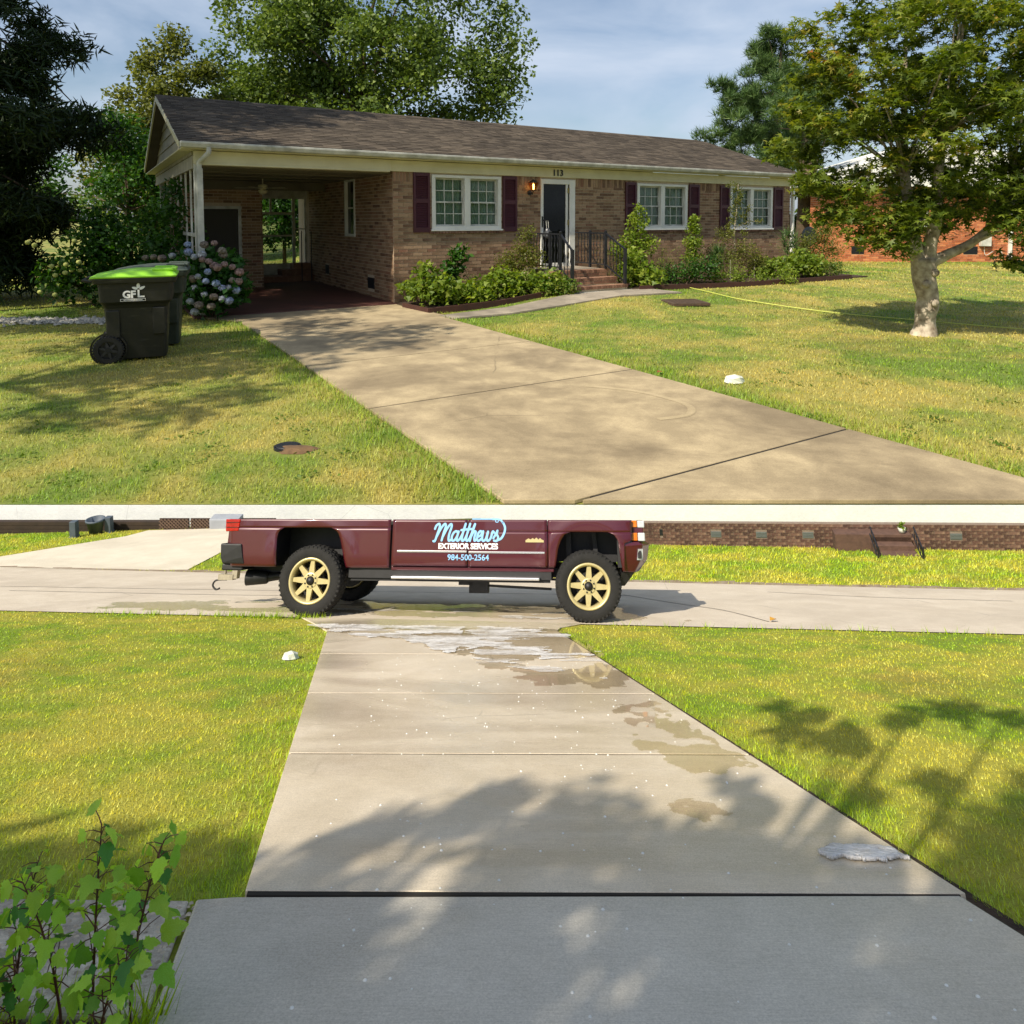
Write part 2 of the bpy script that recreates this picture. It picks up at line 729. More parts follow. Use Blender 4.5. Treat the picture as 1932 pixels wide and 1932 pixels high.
def text_mesh(body, size, bold=0.0, spacing=1.0, extrude=0.0, shear=0.0):
    cu = bpy.data.curves.new('lettering', 'FONT')
    cu.body = body
    cu.size = size
    cu.offset = bold
    cu.space_character = spacing
    cu.extrude = extrude
    cu.shear = shear
    cu.align_x = 'CENTER'
    cu.resolution_u = 3
    o = bpy.data.objects.new('lettering', cu)
    COL.objects.link(o)
    bpy.context.view_layer.update()
    me = bpy.data.meshes.new_from_object(o.evaluated_get(bpy.context.evaluated_depsgraph_get()))
    bpy.data.objects.remove(o)
    bpy.data.curves.remove(cu)
    return me


def smooth_line(pts, k=6):
    pts = [Vector((*p, 0)) if len(p) == 2 else Vector(p) for p in pts]
    out = []
    P = [pts[0]] + pts + [pts[-1]]
    for i in range(1, len(P) - 2):
        p0, p1, p2, p3 = P[i - 1], P[i], P[i + 1], P[i + 2]
        for j in range(k):
            t = j / k
            out.append(.5 * ((2 * p1) + (p2 - p0) * t + (2 * p0 - 5 * p1 + 4 * p2 - p3) * t * t + (3 * p1 - p0 - 3 * p2 + p3) * t ** 3))
    out.append(pts[-1])
    return out

# ------------------------------------------------------------------ palette
M_CONC_A = concrete('old_concrete', '#96876a', '#b5a482', '#6a5d48', .7, rough=.9)
M_CONC_PATH = concrete('path_concrete', '#8a8174', '#a39987', '#5c554a', .6, rough=.9)
M_DARK = plain('dark_gap', '#1c1814', '#2b251d', rough=.95)
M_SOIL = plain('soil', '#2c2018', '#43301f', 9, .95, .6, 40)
M_RED_FLOOR = concrete('painted_floor', '#54302a', '#654236', '#3d2a25', .7, rough=.6)
M_LAWN_A = lawn_ground('dry_lawn', '#6d822a', '#aa9f50', '#98784a', .8, .25)
M_BLADE_A = lawn_blade('dry_lawn_blades', '#80a032', '#c0b45e', '#b08e54', .8, .3)
M_BRICK_A = brickmat('tan_brick', [(0, '#664b39'), (.25, '#82664d'), (.5, '#93775c'), (.75, '#a4886c'), (1, '#845e49')])
M_MORTAR_A = plain('mortar', '#b5a48c', '#c6b69e', 20, .95, .3, 90)
M_SHINGLE = plain('roof_shingle', '#443d35', '#5b5247', 1.6, .95, .5, 90, rand=.35, Specular_IOR_Level=.2)
M_CREAM = plain('cream_paint', '#d6d0ae', '#c6bf9c', 2.5, .5)
M_WHITE = plain('white_paint', '#e6e6e0', '#d4d4cc', 3, .45)
M_WHITE_OLD = plain('weathered_white', '#d2d2ca', '#9c9c92', 4, .55)
M_SIDING = plain('grey_siding', '#a9a491', '#8b8675', 5, .7)
M_SHUTTER = plain('maroon_shutter', '#4e1f2d', '#431a26', 4, .5)
M_BLACK_IRON = plain('black_iron', '#15161a', '#202228', 12, .45)
M_DOOR_DARK = plain('dark_door', '#17120f', '#1e1814', 5, .5)
M_CURTAIN = plain('curtain', '#dfe4da', '#c9d0c6', 3, .8)
M_GLASS = glass('window_glass', '#d6dfd9', .0)
M_GLASS_DOOR = plain('storm_glass', '#0d0f0e', '#171a17', 4, .06, Specular_IOR_Level=.25)
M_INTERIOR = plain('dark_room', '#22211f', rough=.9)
M_DSTEP = plain('dark_step', '#4f3a31', '#62493d', 9, .85, .4)
M_STEP_BRICK = brickmat('step_brick', [(0, '#5f4234'), (.5, '#7d5a46'), (1, '#93705a')])
M_EDGING = plain('brown_edging', '#4a2a22', '#3a211b', 6, .7, .3)
M_BARK_PALE = plain('mottled_bark', '#cdc2ae', '#6a5a48', 8, .9, 1.0, 34)
M_BARK = plain('dark_bark', '#4b3d30', '#6a5a48', 8, .95, .8, 24)


def rise(x, y):
    """the lawn climbs a little towards the front of the house"""
    u = (x - HO[0]) * DU[0] + (y - HO[1]) * DU[1]
    v = (x - HO[0]) * DV[0] + (y - HO[1]) * DV[1]
    a = np.clip((u - .4) / 3.4, 0, 1)
    b = np.clip((v + 6.5) / 4.5, 0, 1)
    return .2 * (a * a * (3 - 2 * a)) * (b * b * (3 - 2 * b))


A_EDGE = 4.11        # front edge of the terrace

# ------------------------------------------------------------------ terrace ground
xs = np.concatenate([-np.geomspace(900, 12, 22), np.arange(-11.5, 26.1, .5), np.geomspace(27, 900, 20)])
ys = np.concatenate([[A_EDGE], np.arange(4.5, 30.1, .5), np.geomspace(31, 1400, 24)])
gx, gy = np.meshgrid(xs, ys)
V = np.stack([gx.ravel(), gy.ravel(), rise(gx.ravel(), gy.ravel())], 1)
nx, ny = len(xs), len(ys)
I = np.arange(nx * ny).reshape(ny, nx)
F = np.stack([I[:-1, :-1], I[:-1, 1:], I[1:, 1:], I[1:, :-1]], -1).reshape(-1, 4)
lawn = struct('lawn', np_mesh('lawn', V, F), M_LAWN_A, M_TOP, 'dry yellow-green front lawn around the tan brick house', smooth=True)

# driveway of separate slabs, running from the carport down to the terrace edge
ED = np.array([.522, -.853])
PD = np.array([.853, .522])
D0 = np.array([-4.53, 11.43])


def drv(s, t):
    p = D0 + s * ED + t * PD
    return (float(p[0]), float(p[1]))


DW = 3.13
drive = thing('driveway', 'old stained concrete driveway leading up to the carport', 'driveway', M_TOP)
drive['kind'] = 'structure'
del drive['category']
base_poly = clip_poly([drv(.02, .02), drv(.02, DW - .02), drv(14, DW - .02), drv(14, .02)], 0, 1, -(A_EDGE + .06))
obj('joint_bed', MB().prism(base_poly, .002, .025), M_DARK, drive)
joints = [0.0, 2.02, 4.08, 6.2, 8.82, 11.6]
for i in range(len(joints) - 1):
    s0, s1 = joints[i] + .012, joints[i + 1] - .012
    poly = clip_poly([drv(s0, 0), drv(s0, DW), drv(s1, DW), drv(s1, 0)], 0, 1, -A_EDGE)
    if len(poly) > 2:
        obj('slab', MB().prism(poly, .003, .03), M_CONC_A, drive, bevel=.004)
ARC = smooth_line([(.75, 6.98), (1.25, 6.75), (1.6, 6.3), (1.55, 5.95), (1.25, 5.8)], 8)
m = MB()
for a, b in zip(ARC[:-1], ARC[1:]):
    d = (b - a).normalized()
    w_ = Vector((-d.y, d.x, 0)) * .035
    m.add([(a - w_).to_tuple()[:2] + (.0325,), (b - w_).to_tuple()[:2] + (.0325,), (b + w_).to_tuple()[:2] + (.0325,), (a + w_).to_tuple()[:2] + (.0325,)], [(0, 1, 2, 3)])
obj('cleaned_arc', m, concrete('cleaner_concrete', '#a89877', '#b8a786', '#8d7e62', .6, rough=.9), drive)
ap = [house_xy(-3.62, -.27), drv(-.012, .0), drv(-.012, DW), (-.98, 11.98), (-1.31, 12.13), house_xy(-.02, -.99), house_xy(-.06, -.27)]
obj('slab', MB().prism(ap, .003, .028), M_CONC_A, drive, bevel=.006)

# walk from the driveway along the bed to the steps
pth_in = [(-1.3, 12.14), (-.1, 12.98), (1.1, 13.95), (2.1, 14.5), (3.0, 14.9)]
pth_out = [(-.95, 11.83), (.0, 12.3), (1.0, 12.85), (2.2, 13.7), (3.55, 14.35)]
walk = thing('path', 'narrow grey concrete walk between flower bed and lawn', 'path', M_TOP)
walk['kind'] = 'structure'
del walk['category']
for i in range(len(pth_in) - 1):
    q = [pth_in[i], pth_out[i], pth_out[i + 1], pth_in[i + 1]]
    zz = max(rise(np.array([p[0] for p in q]), np.array([p[1] for p in q])))
    m = MB()
    zt = [float(rise(np.array([p[0]]), np.array([p[1]]))[0]) + .035 for p in q]
    m.add([(p[0], p[1], z - .03) for p, z in zip(q, zt)] + [(p[0], p[1], z) for p, z in zip(q, zt)],
          [(3, 2, 1, 0), (4, 5, 6, 7), (0, 1, 5, 4), (1, 2, 6, 5), (2, 3, 7, 6), (3, 0, 4, 7)])
    obj('slab', m, M_CONC_PATH, walk)

# ------------------------------------------------------------------ the brick house
house = thing('brick_house', 'single-storey tan brick house with open carport and maroon shutters', 'house', M_HOUSE)
HL, HD, WT = 12.6, 7.36, 2.72          # length, depth, wall top
OPEN = [(.85, 2.54, 1.52, 2.67), (3.6, 4.58, .6, 2.66), (6.54, 8.31, 1.49, 2.64), (9.98, 11.78, 1.47, 2.64)]


def wall_with_holes(m, axis, u0, u1, z0, z1, v0, v1, holes):
    """box wall along u with rectangular openings"""
    cuts = sorted({u0, u1} | {h[0] for h in holes} | {h[1] for h in holes})
    for a, b in zip(cuts[:-1], cuts[1:]):
        hs = sorted([(h[2], h[3]) for h in holes if h[0] <= a + 1e-6 and h[1] >= b - 1e-6])
        z = z0
        for q0, q1 in hs + [(z1, z1)]:
            if q0 > z + 1e-6:
                if axis == 'u':
                    m.box(a, b, v0, v1, z, q0)
                else:
                    m.box(v0, v1, a, b, z, q0)
            z = max(z, q1)


m = MB()
wall_with_holes(m, 'u', 0, HL, -.1, WT + .05, .0, .2, OPEN)
obj('wall', m, M_MORTAR_A, house)
m = MB()
SIDE_OPEN = [(2.3, 3.04, 1.33, 2.69)]
wall_with_holes(m, 'v', .2, 6.2, -.1, WT + .05, .0, .2, SIDE_OPEN)
obj('wall', m, M_MORTAR_A, house)
m = MB().box(HL - .2, HL, .2, HD, -.1, WT + .05)
m.box(0, HL - .2, HD - .2, HD, -.1, WT + .05).box(0, .2, 6.2, HD - .2, -.1, WT + .05)
obj('wall', m, M_MORTAR_A, house)
m = MB()
wall_with_holes(m, 'u', -3.7, -1.6, 0, WT + .05, 4.6, 4.8, [(-3.0, -2.16, .0, 2.0)])
m.box(-1.8, -1.6, 4.8, 6.5, 0, WT + .05)
obj('wall', m, M_MORTAR_A, house)
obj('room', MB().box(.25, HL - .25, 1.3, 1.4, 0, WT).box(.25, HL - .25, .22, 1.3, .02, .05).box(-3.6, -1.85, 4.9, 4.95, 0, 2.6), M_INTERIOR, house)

BW, BH, BG = .203, .062, .0115
BRICKS = []            # (origin, length, axis) for every brick on the house


def brick_courses(u0, u1, z0, z1, holes, soldier=True):
    """running bond rectangles (u, z, length, height) clear of the openings"""
    out = []
    zt = z1 - (.215 if soldier else 0)
    k = 0
    z = z0
    while z + BH * .6 < zt:
        h = min(BH, zt - z)
        u = u0 - (BW / 2 + BG / 2 if k % 2 else 0)
        while u < u1:
            a, b = max(u, u0), min(u + BW, u1)
            segs = [(a, b)]
            for (p, q, r0, r1) in holes:
                if z + h > r0 and z < r1:
                    ns = []
                    for (c, d) in segs:
                        if d <= p or c >= q:
                            ns.append((c, d))
                        else:
                            if c < p:
                                ns.append((c, p))
                            if d > q:
                                ns.append((q, d))
                    segs = ns
            for c, d in segs:
                if d - c > .025:
                    out.append((c, z, d - c, h))
            u += BW + BG
        z += BH + BG
        k += 1
    if soldier:
        u = u0
        while u + BH * .6 < u1:
            if not any(p < u + BH and q > u and zt < r1 - .02 for p, q, r0, r1 in holes):
                out.append((u, zt, min(BH, u1 - u), .205))
            u += BH + BG
    return out


def brick_parts(parent, rects, place, mat, limit=300, key=None, proud=.011):
    """the bricks that show largest as their own objects, the rest joined"""
    rects = sorted(rects, key=key) if key else rects
    cache = {}
    for r in rects[:limit]:
        sig = (round(r[2], 3), round(r[3], 3))
        if sig not in cache:
            me = MB().box(0, r[2], -proud, .004, 0, r[3]).mesh('brick')
            fix_normals(me)
            me.materials.append(mat)
            cache[sig] = me
        b = bpy.data.objects.new('brick', cache[sig])
        COL.objects.link(b)
        b.parent = parent
        b.matrix_local = place @ Matrix.Translation((r[0], random.uniform(-.002, .002), r[1]))
    rest = rects[limit:]
    if rest:
        m = MB()
        for (u, z, l, h) in rest:
            j = random.uniform(-.002, .002)
            m.box(u, u + l, -proud + j, .004 + j, z, z + h)
        o = obj('brickwork', m, mat, parent, place)
        o['kind'] = 'stuff'


front = brick_courses(0, HL, -.05, WT, OPEN + [(.84, 1.28, .26, .5), (3.1, 4.6, -.1, .56)])
brick_parts(house, [r for r in front if True], Matrix.Identity(4), M_BRICK_A, 300,
            key=lambda r: r[0] * 1.0 - (r[1] > .75) * .9 + (0 if r[2] > .1 or r[3] > .1 else 3))
side_p = Matrix.Rotation(-math.pi / 2, 4, 'Z')
side = brick_courses(-6.2, -.02, 0, WT, [(-3.04, -2.3, 1.33, 2.69), (-1.55, -1.1, .2, .46), (-4.75, -4.4, .3, .55)], False)
brick_parts(house, side, side_p, M_BRICK_A, 0)
stor = brick_courses(-3.68, -1.6, 0, WT, [(-3.06, -2.1, -.1, 2.06)], False)
brick_parts(house, stor, Matrix.Translation((0, 4.6, 0)), M_BRICK_A, 0)

# sill bricks under the windows
for (a, b, c, d) in (OPEN[0], OPEN[2], OPEN[3]):
    m = MB()
    u = a - .06
    while u < b + .02:
        m.box(u, u + BH, -.055, .03, c - .085, c - .012)
        u += BH + BG
    obj('window_sill', m, M_STEP_BRICK, house)

# carport: floor, ceiling, beam, post, screens
obj('carport_floor', MB().prism([(-3.78, -.25), (-.03, -.25), (-.03, 6.5), (-3.78, 6.5)], .0, .042), M_RED_FLOOR, house, bevel=.01)
n = NT('carport_ceiling')
obj('carport_ceiling', MB().box(-3.7, 0, .1, 6.5, 2.66, 2.7).box(-3.6, -.1, 1.2, 1.23, 2.64, 2.66).box(-3.6, -.1, 2.4, 2.43, 2.64, 2.66).box(-3.6, -.1, 3.6, 3.63, 2.64, 2.66).box(-3.6, -.06, 4.5, 4.58, 2.45, 2.66), plain('ceiling_boards', '#6a6351', '#585242', 2, .7), house)
obj('beam', MB().box(-3.7, -.08, -.09, .1, 2.705, 2.93).box(-3.68, -.1, -.1, .08, 2.685, 2.72), M_CREAM, house, bevel=.006)
obj('frieze_board', MB().box(-.08, HL + .02, -.05, -.002, 2.705, 2.93), M_CREAM, house, bevel=.005)
obj('carport_post', MB().box(-3.7, -3.58, -.06, .07, .02, 2.7), M_WHITE_OLD, house, bevel=.006)
obj('carport_post', MB().box(-3.7, -3.6, 6.4, 6.5, .02, 2.66), M_WHITE_OLD, house, bevel=.006)
for i in range(24):
    v = .55 + i * .72
    if v > 4.5:
        break
    o = obj('slat', MB().box(-3.7, -3.67, v, v + .04, .1, 2.62), M_WHITE_OLD, house)
obj('rail', MB().box(-3.72, -3.66, .06, 4.5, 1.43, 1.49).box(-3.72, -3.66, .06, 4.5, .08, .14), M_WHITE_OLD, house)

# roof: two slopes with overhang, siding on the gable, gutter, fascia
RL0, RL1, OV, ZE, ZR, HF = -3.96, 12.82, .27, 3.06, 4.4, 3.68
slope = math.atan2(ZR - ZE, HF + OV)
m = MB()
m.prism([(-OV, ZE), (HF, ZR), (HD + OV, ZE), (HD + OV, ZE - .09), (HF, ZR - .1), (-OV, ZE - .09)], RL0 + .02, RL1 - .02, 'yz')
roof = obj('roof', m, plain('roof_deck', '#4a423b', '#584f47', 3, .9), house)
L = math.hypot(HF + OV, ZR - ZE)
rows = 29
tv = []
m = MB()
for r in range(rows):
    a0, a1 = L * r / rows, L * (r + 1.25) / rows
    a1 = min(a1, L)
    x = RL0 - random.uniform(0, .3)
    while x < RL1:
        w = random.choice((.17, .24, .31, .38))
        x0, x1 = max(x, RL0), min(x + w - .006, RL1)
        if x1 - x0 > .03:
            lift = .012 + random.uniform(0, .005)
            c, s_ = math.cos(slope), math.sin(slope)
            p = lambda t, h: (-OV - .02 + t * c - h * s_, ZE + t * s_ + h * c)
            y0, z0 = p(a0, lift + .006)
            y1, z1 = p(a1, lift - .004)
            yb, zb = p(a0, 0)
            m.add([(x0, y0, z0), (x1, y0, z0), (x1, y1, z1), (x0, y1, z1), (x0, yb, zb), (x1, yb, zb)], [(0, 1, 2, 3), (4, 5, 1, 0)])
        x += w
o = obj('shingles', m, M_SHINGLE, roof, fix=False)
o['kind'] = 'stuff'
m = MB()
for i in range(60):
    x = RL0 + i * .285
    if x + .3 > RL1:
        break
    m.prism([(HF - .15, ZR - .03), (HF, ZR + .035), (HF + .15, ZR - .03)], x, x + .28, 'yz')
o = obj('ridge_cap', m, M_SHINGLE, roof)
obj('fascia', MB().prism([(-OV - .01, ZE - .09), (HF, ZR - .11), (HF, ZR + .0), (-OV - .01, ZE + .01)], RL0 - .012, RL0 + .018, 'yz')
    .prism([(HD + OV, ZE - .09), (HF, ZR - .11), (HF, ZR), (HD + OV, ZE + .01)], RL0 - .012, RL0 + .018, 'yz'), M_CREAM, house)
obj('fascia', MB().prism([(-OV - .01, ZE - .09), (HF, ZR - .11), (HF, ZR + .0), (-OV - .01, ZE + .01)], RL1 - .018, RL1 + .012, 'yz'), M_CREAM, house)
obj('soffit', MB().box(RL0 + .05, RL1 - .05, -OV + .01, 0, 2.94, 2.965).box(RL0 + .03, -3.7, .0, HD + OV, 2.93, 2.95), M_CREAM, house)
# gable siding boards, one by one
zz = 2.62
k = 0
while zz < ZR - .25:
    z1 = min(zz + .235, ZR - .2)
    f0 = (zz - 2.95) / (ZR - 2.95)
    f1 = (z1 - 2.95) / (ZR - 2.95)
    y0 = 0 if f0 < 0 else -OV + f0 * (HF + OV) + .06
    y1 = 0 if f1 < 0 else -OV + f1 * (HF + OV) + .06
    yb0, yb1 = HD - y0, HD - y1
    mm = MB().add([(-3.73, y0, zz), (-3.73, yb0, zz), (-3.71, yb1, z1 - .006), (-3.71, y1, z1 - .006),
                   (-3.68, y0, zz), (-3.68, yb0, zz), (-3.68, yb1, z1 - .006), (-3.68, y1, z1 - .006)],
                  [(0, 1, 2, 3), (4, 7, 6, 5), (0, 3, 7, 4), (1, 5, 6, 2), (0, 4, 5, 1), (3, 2, 6, 7)])
    obj('plank', mm, M_SIDING, house)
    zz += .235
m = MB()
g = [(-OV - .02, ZE - .005), (-OV - .13, ZE - .005), (-OV - .13, ZE - .04), (-OV - .1, ZE - .1), (-OV - .02, ZE - .11)]
m.prism(g, RL0 + .02, RL1 - .02, 'yz')
gut = obj('gutter', m, M_WHITE_OLD, house, bevel=.006)
dp = MB()
dp.tube(smooth_line([(-3.5, -OV - .07, 2.97), (-3.5, -OV - .07, 2.88), (-3.56, -OV + .02, 2.8), (-3.62, -.12, 2.72), (-3.62, -.1, 2.6)], 4), .045, 8)
dp.box(-3.67, -3.57, -.14, -.065, .05, 2.62)
obj('downspout', dp, M_WHITE_OLD, house, bevel=.008)
dp = MB().box(HL + .02, HL + .1, -.1, -.01, .15, 2.9).bar((HL + .06, -.06, 2.86), (HL + .06, -OV - .06, 2.96), .08)
obj('downspout', dp, M_WHITE, house, bevel=.008)


# windows
def make_window(a, b, c, d, lbl):
    """double sash pair in a white frame set in the wall"""
    m = MB()
    fw = .085
    y0, y1 = -.035, .09
    m.box(a, b, y0, y1, c, c + fw * .8).box(a, b, y0, y1, d - fw * .7, d)
    m.box(a, a + fw, y0, y1, c + fw * .8, d - fw * .7).box(b - fw, b, y0, y1, c + fw * .8, d - fw * .7)
    mid = (a + b) / 2
    m.box(mid - .07, mid + .07, y0 + .004, y1, c + fw * .8, d - fw * .7)
    m.box(a - .03, b + .03, -.07, .02, c - .035, c + .002)
    w = obj('window', m, M_WHITE, house, bevel=.006)
    w['label'] = lbl
    for (p, q) in ((a + fw, mid - .07), (mid + .07, b - fw)):
        lo, hi = c + fw * .8, d - fw * .7
        zm = (lo + hi) / 2
        for (s0, s1, yy) in ((lo, zm + .02, .03), (zm - .02, hi, .055)):
            t = MB()
            e = .036
            t.box(p + .002, q - .002, yy, yy + .03, s0 + .002, s0 + e).box(p + .002, q - .002, yy, yy + .03, s1 - e, s1 - .002)
            t.box(p + .002, p + e, yy, yy + .03, s0 + e, s1 - e).box(q - e, q - .002, yy, yy + .03, s0 + e, s1 - e)
            obj('sash', t, M_WHITE_OLD, w)
            obj('pane', MB().box(p + e, q - e, yy + .013, yy + .016, s0 + e, s1 - e), M_GLASS, w)
            mu = MB()
            for k in (1, 2):
                xx = p + e + (q - p - 2 * e) * k / 3
                mu.box(xx - .009, xx + .009, yy + .002, yy + .012, s0 + e, s1 - e)
            zc = (s0 + s1) / 2
            mu.box(p + e, q - e, yy + .001, yy + .0115, zc - .009, zc + .009)
            obj('muntin', mu, M_WHITE_OLD, w)
        cu = MB()
        N = 60
        ring = []
        for k in range(N + 1):
            xx = p - .01 + (q - p + .02) * k / N
            ring.append((xx, .125 + .018 * math.sin(k * 1.15) + .008 * math.sin(k * 2.9)))
        cu.add([(x, y, lo - .05) for x, y in ring] + [(x, y, hi + .02) for x, y in ring], [(k, k + 1, N + 2 + k, N + 1 + k) for k in range(N)])
        obj('curtain', cu, M_CURTAIN, w, smooth=True, fix=False)


make_window(*OPEN[0], 'window with white frame nearest the carport')
make_window(*OPEN[2], 'middle window with white frame, right of the steps')
make_window(*OPEN[3], 'white framed window by the far corner, partly behind a sapling')


def make_shutter(a, b, c, d):
    m = MB()
    e = .05
    m.box(a, a + e, -.05, -.012, c, d).box(b - e, b, -.05, -.012, c, d)
    zc = c + (d - c) * .53
    m.box(a + e, b - e, -.048, -.012, c, c + .1).box(a + e, b - e, -.048, -.012, zc - .045, zc + .045)
    m.box(a + e, b - e, -.048, -.012, d - .07, d)
    m.box(a + e, b - e, -.02, -.012, c + .1, d - .07)
    for s0, s1 in ((c + .1, zc - .045), (zc + .045, d - .07)):
        k = int((s1 - s0) / .036)
        for i in range(k):
            z = s0 + (i + .5) * (s1 - s0) / k
            m.add([(a + e, -.044, z - .012), (b - e, -.044, z - .012), (b - e, -.022, z + .014), (a + e, -.022, z + .014),
                   (a + e, -.022, z - .012), (b - e, -.022, z - .012)], [(0, 1, 2, 3), (0, 4, 5, 1)])
    obj('shutter', m, M_SHUTTER, house)


for a, b, c, d in ((.43, .8, 1.46, 2.7), (2.58, 2.95, 1.46, 2.69), (6.15, 6.5, 1.43, 2.66), (8.36, 8.75, 1.43, 2.66), (9.56, 9.93, 1.42, 2.66), (11.83, 12.24, 1.42, 2.66)):
    make_shutter(a, b, c, d)

# front door
m = MB()
a, b, c, d = 3.6, 4.58, .62, 2.66
m.box(a, a + .07, -.04, .06, c, d).box(b - .16, b, -.04, .06, c, d).box(a + .07, b - .16, -.04, .06, d - .11, d).box(a + .07, b - .16, -.03, .06, c, c + .09)
m.box(b - .26, b - .2, -.02, .03, c + .09, d - .11)
door = obj('front_door', m, M_WHITE, house, bevel=.006)
door['label'] = 'white storm door with dark full glass'
obj('pane', MB().box(a + .07, b - .16, .0, .006, c + .09, d - .11), M_GLASS_DOOR, door)
obj('inner_door', MB().box(a + .02, b - .05, .1, .14, c, d - .02), M_DOOR_DARK, door)
obj('handle', MB().box(a + .02, a + .05, -.055, -.04, 1.55, 1.8).tube([(a + .035, -.06, 1.7), (a + .035, -.1, 1.71), (a + .15, -.1, 1.72), (a + .17, -.09, 1.7)], .012, 6), M_BLACK_IRON, door)
for z in (.85, 1.6, 2.35):
    obj('hinge', MB().box(b - .215, b - .18, -.032, -.02, z, z + .12), plain('brass', '#8d7a3e', rough=.35, Metallic=.8), door)
obj('threshold', MB().box(a, b, -.1, .05, .56, .62), M_WHITE_OLD, house)
o = obj('house_number', text_mesh('113', .2, .004, 1.05, .006), M_BLACK_IRON, house, Matrix.Translation((4.06, -.062, 2.745)) @ Matrix.Rotation(math.pi / 2, 4, 'X'))

# porch lamp
m = MB().lathe([(.0, -.005), (.06, -.005), (.06, .02), (0, .02)], 16, 'y', (3.3, -.02, 2.34)).tube([(3.3, -.03, 2.33), (3.3, -.13, 2.3), (3.3, -.17, 2.38)], .014, 8)
m.box(3.25, 3.35, -.22, -.12, 2.38, 2.395).add([(3.21, -.26, 2.56), (3.39, -.26, 2.56), (3.39, -.08, 2.56), (3.21, -.08, 2.56), (3.3, -.17, 2.64)], [(0, 1, 4), (1, 2, 4), (2, 3, 4), (3, 0, 4), (3, 2, 1, 0)])
for sx, sy in ((-1, -1), (1, -1), (1, 1), (-1, 1)):
    m.bar((3.3 + sx * .048, -.17 + sy * .048, 2.395), (3.3 + sx * .085, -.17 + sy * .085, 2.56), .008)
lamp = obj('wall_lamp', m, M_BLACK_IRON, house)
gm = MB()
ring0 = [(3.3 + sx * .046, -.17 + sy * .046, 2.397) for sx, sy in ((-1, -1), (1, -1), (1, 1), (-1, 1))]
ring1 = [(3.3 + sx * .083, -.17 + sy * .083, 2.558) for sx, sy in ((-1, -1), (1, -1), (1, 1), (-1, 1))]
gm.loft([ring0, ring1], False)
obj('lamp_glass', gm, glass('amber_glass', '#f0c27a', .08), lamp)
obj('bulb', MB().lathe([(.001, 2.4), (.018, 2.41), (.026, 2.47), (.02, 2.52), (.001, 2.54)], 10, 'z', (3.3, -.17, 0)), emit('lit_bulb', '#ffd9a0', 14), lamp, smooth=True)

# crawl-space vents
for (mat4, w) in ((Matrix.Translation((.86, -.006, .27)), .42), (side_p @ Matrix.Translation((-1.53, -.006, .21)), .42), (side_p @ Matrix.Translation((-4.73, -.006, .31)), .3)):
    m = MB().box(0, w, -.004, .012, 0, .24)
    for k in range(8):
        m.box(.02, w - .02, -.012, -.004, .02 + k * .027, .034 + k * .027)
    obj('vent', m, M_BLACK_IRON, house, mat4)
# side window in the carport wall and the store door
m = MB()
a, b, c, d = 2.3, 3.04, 1.33, 2.69
m.box(-.03, .1, a, a + .07, c, d).box(-.03, .1, b - .07, b, c, d).box(-.03, .1, a + .07, b - .07, c, c + .06).box(-.03, .1, a + .07, b - .07, d - .07, d).box(.03, .06, a + .07, b - .07, 1.98, 2.02)
w = obj('window', m, M_WHITE, house)
w['label'] = 'narrow white window in the carport wall'
obj('pane', MB().box(.04, .045, a + .07, b - .07, c + .06, d - .07), M_GLASS_DOOR, w)
sd = obj('store_door', MB().box(-2.98, -2.18, 4.63, 4.67, .02, 1.97), M_DOOR_DARK, house)
obj('door_frame', MB().box(-3.05, -2.99, 4.565, 4.62, .04, 2.05).box(-2.17, -2.1, 4.565, 4.62, .04, 2.05).box(-2.99, -2.17, 4.565, 4.62, 1.98, 2.05), M_WHITE_OLD, sd)
obj('knob', MB().lathe([(0, -.05), (.025, -.04), (.025, -.02), (.01, -.01), (.01, 0)], 10, 'y', (-2.28, 4.62, .95)), M_WHITE, sd, smooth=True)
# glazed screen at the back of the carport with the garden beyond
m = MB()
for (x0, x1, z0, z1) in ((-1.6, -.02, 2.3, 2.66), (-1.6, -1.5, .04, 2.3), (-.42, -.34, .04, 2.3), (-.08, -.02, .3, 2.3), (-1.5, -.42, 1.86, 1.93), (-1.5, -.42, 1.25, 1.3), (-1.5, -.42, .35, .5), (-1.02, -.97, 1.93, 2.3), (-.34, -.08, 1.45, 1.48)):
    m.box(x0, x1, 6.42, 6.48, z0, z1)
ps = obj('porch_screen', m, M_WHITE_OLD, house)
obj('pane', MB().box(-1.5, -.42, 6.448, 6.452, .5, 1.25).box(-1.5, -.42, 6.448, 6.452, 1.3, 1.86), M_GLASS, ps)
obj('kick_panel', MB().box(-1.5, -.42, 6.43, 6.46, .04, .35), M_WHITE_OLD, ps)
m = MB().box(-1.5, -.02, 5.75, 6.4, .04, .2).box(-.85, -.02, 5.9, 6.4, .2, .36).box(-.5, -.02, 6.05, 6.4, .36, .52)
obj('back_step', m, M_STEP_BRICK, house)
obj('hand_rail', MB().tube([(-.35, 5.75, .05), (-.35, 5.75, 1.1), (-.2, 6.3, 1.4)], .014, 6).tube([(-.1, 5.7, .05), (-.1, 5.7, 1.4)], .014, 6), M_BLACK_IRON, house)

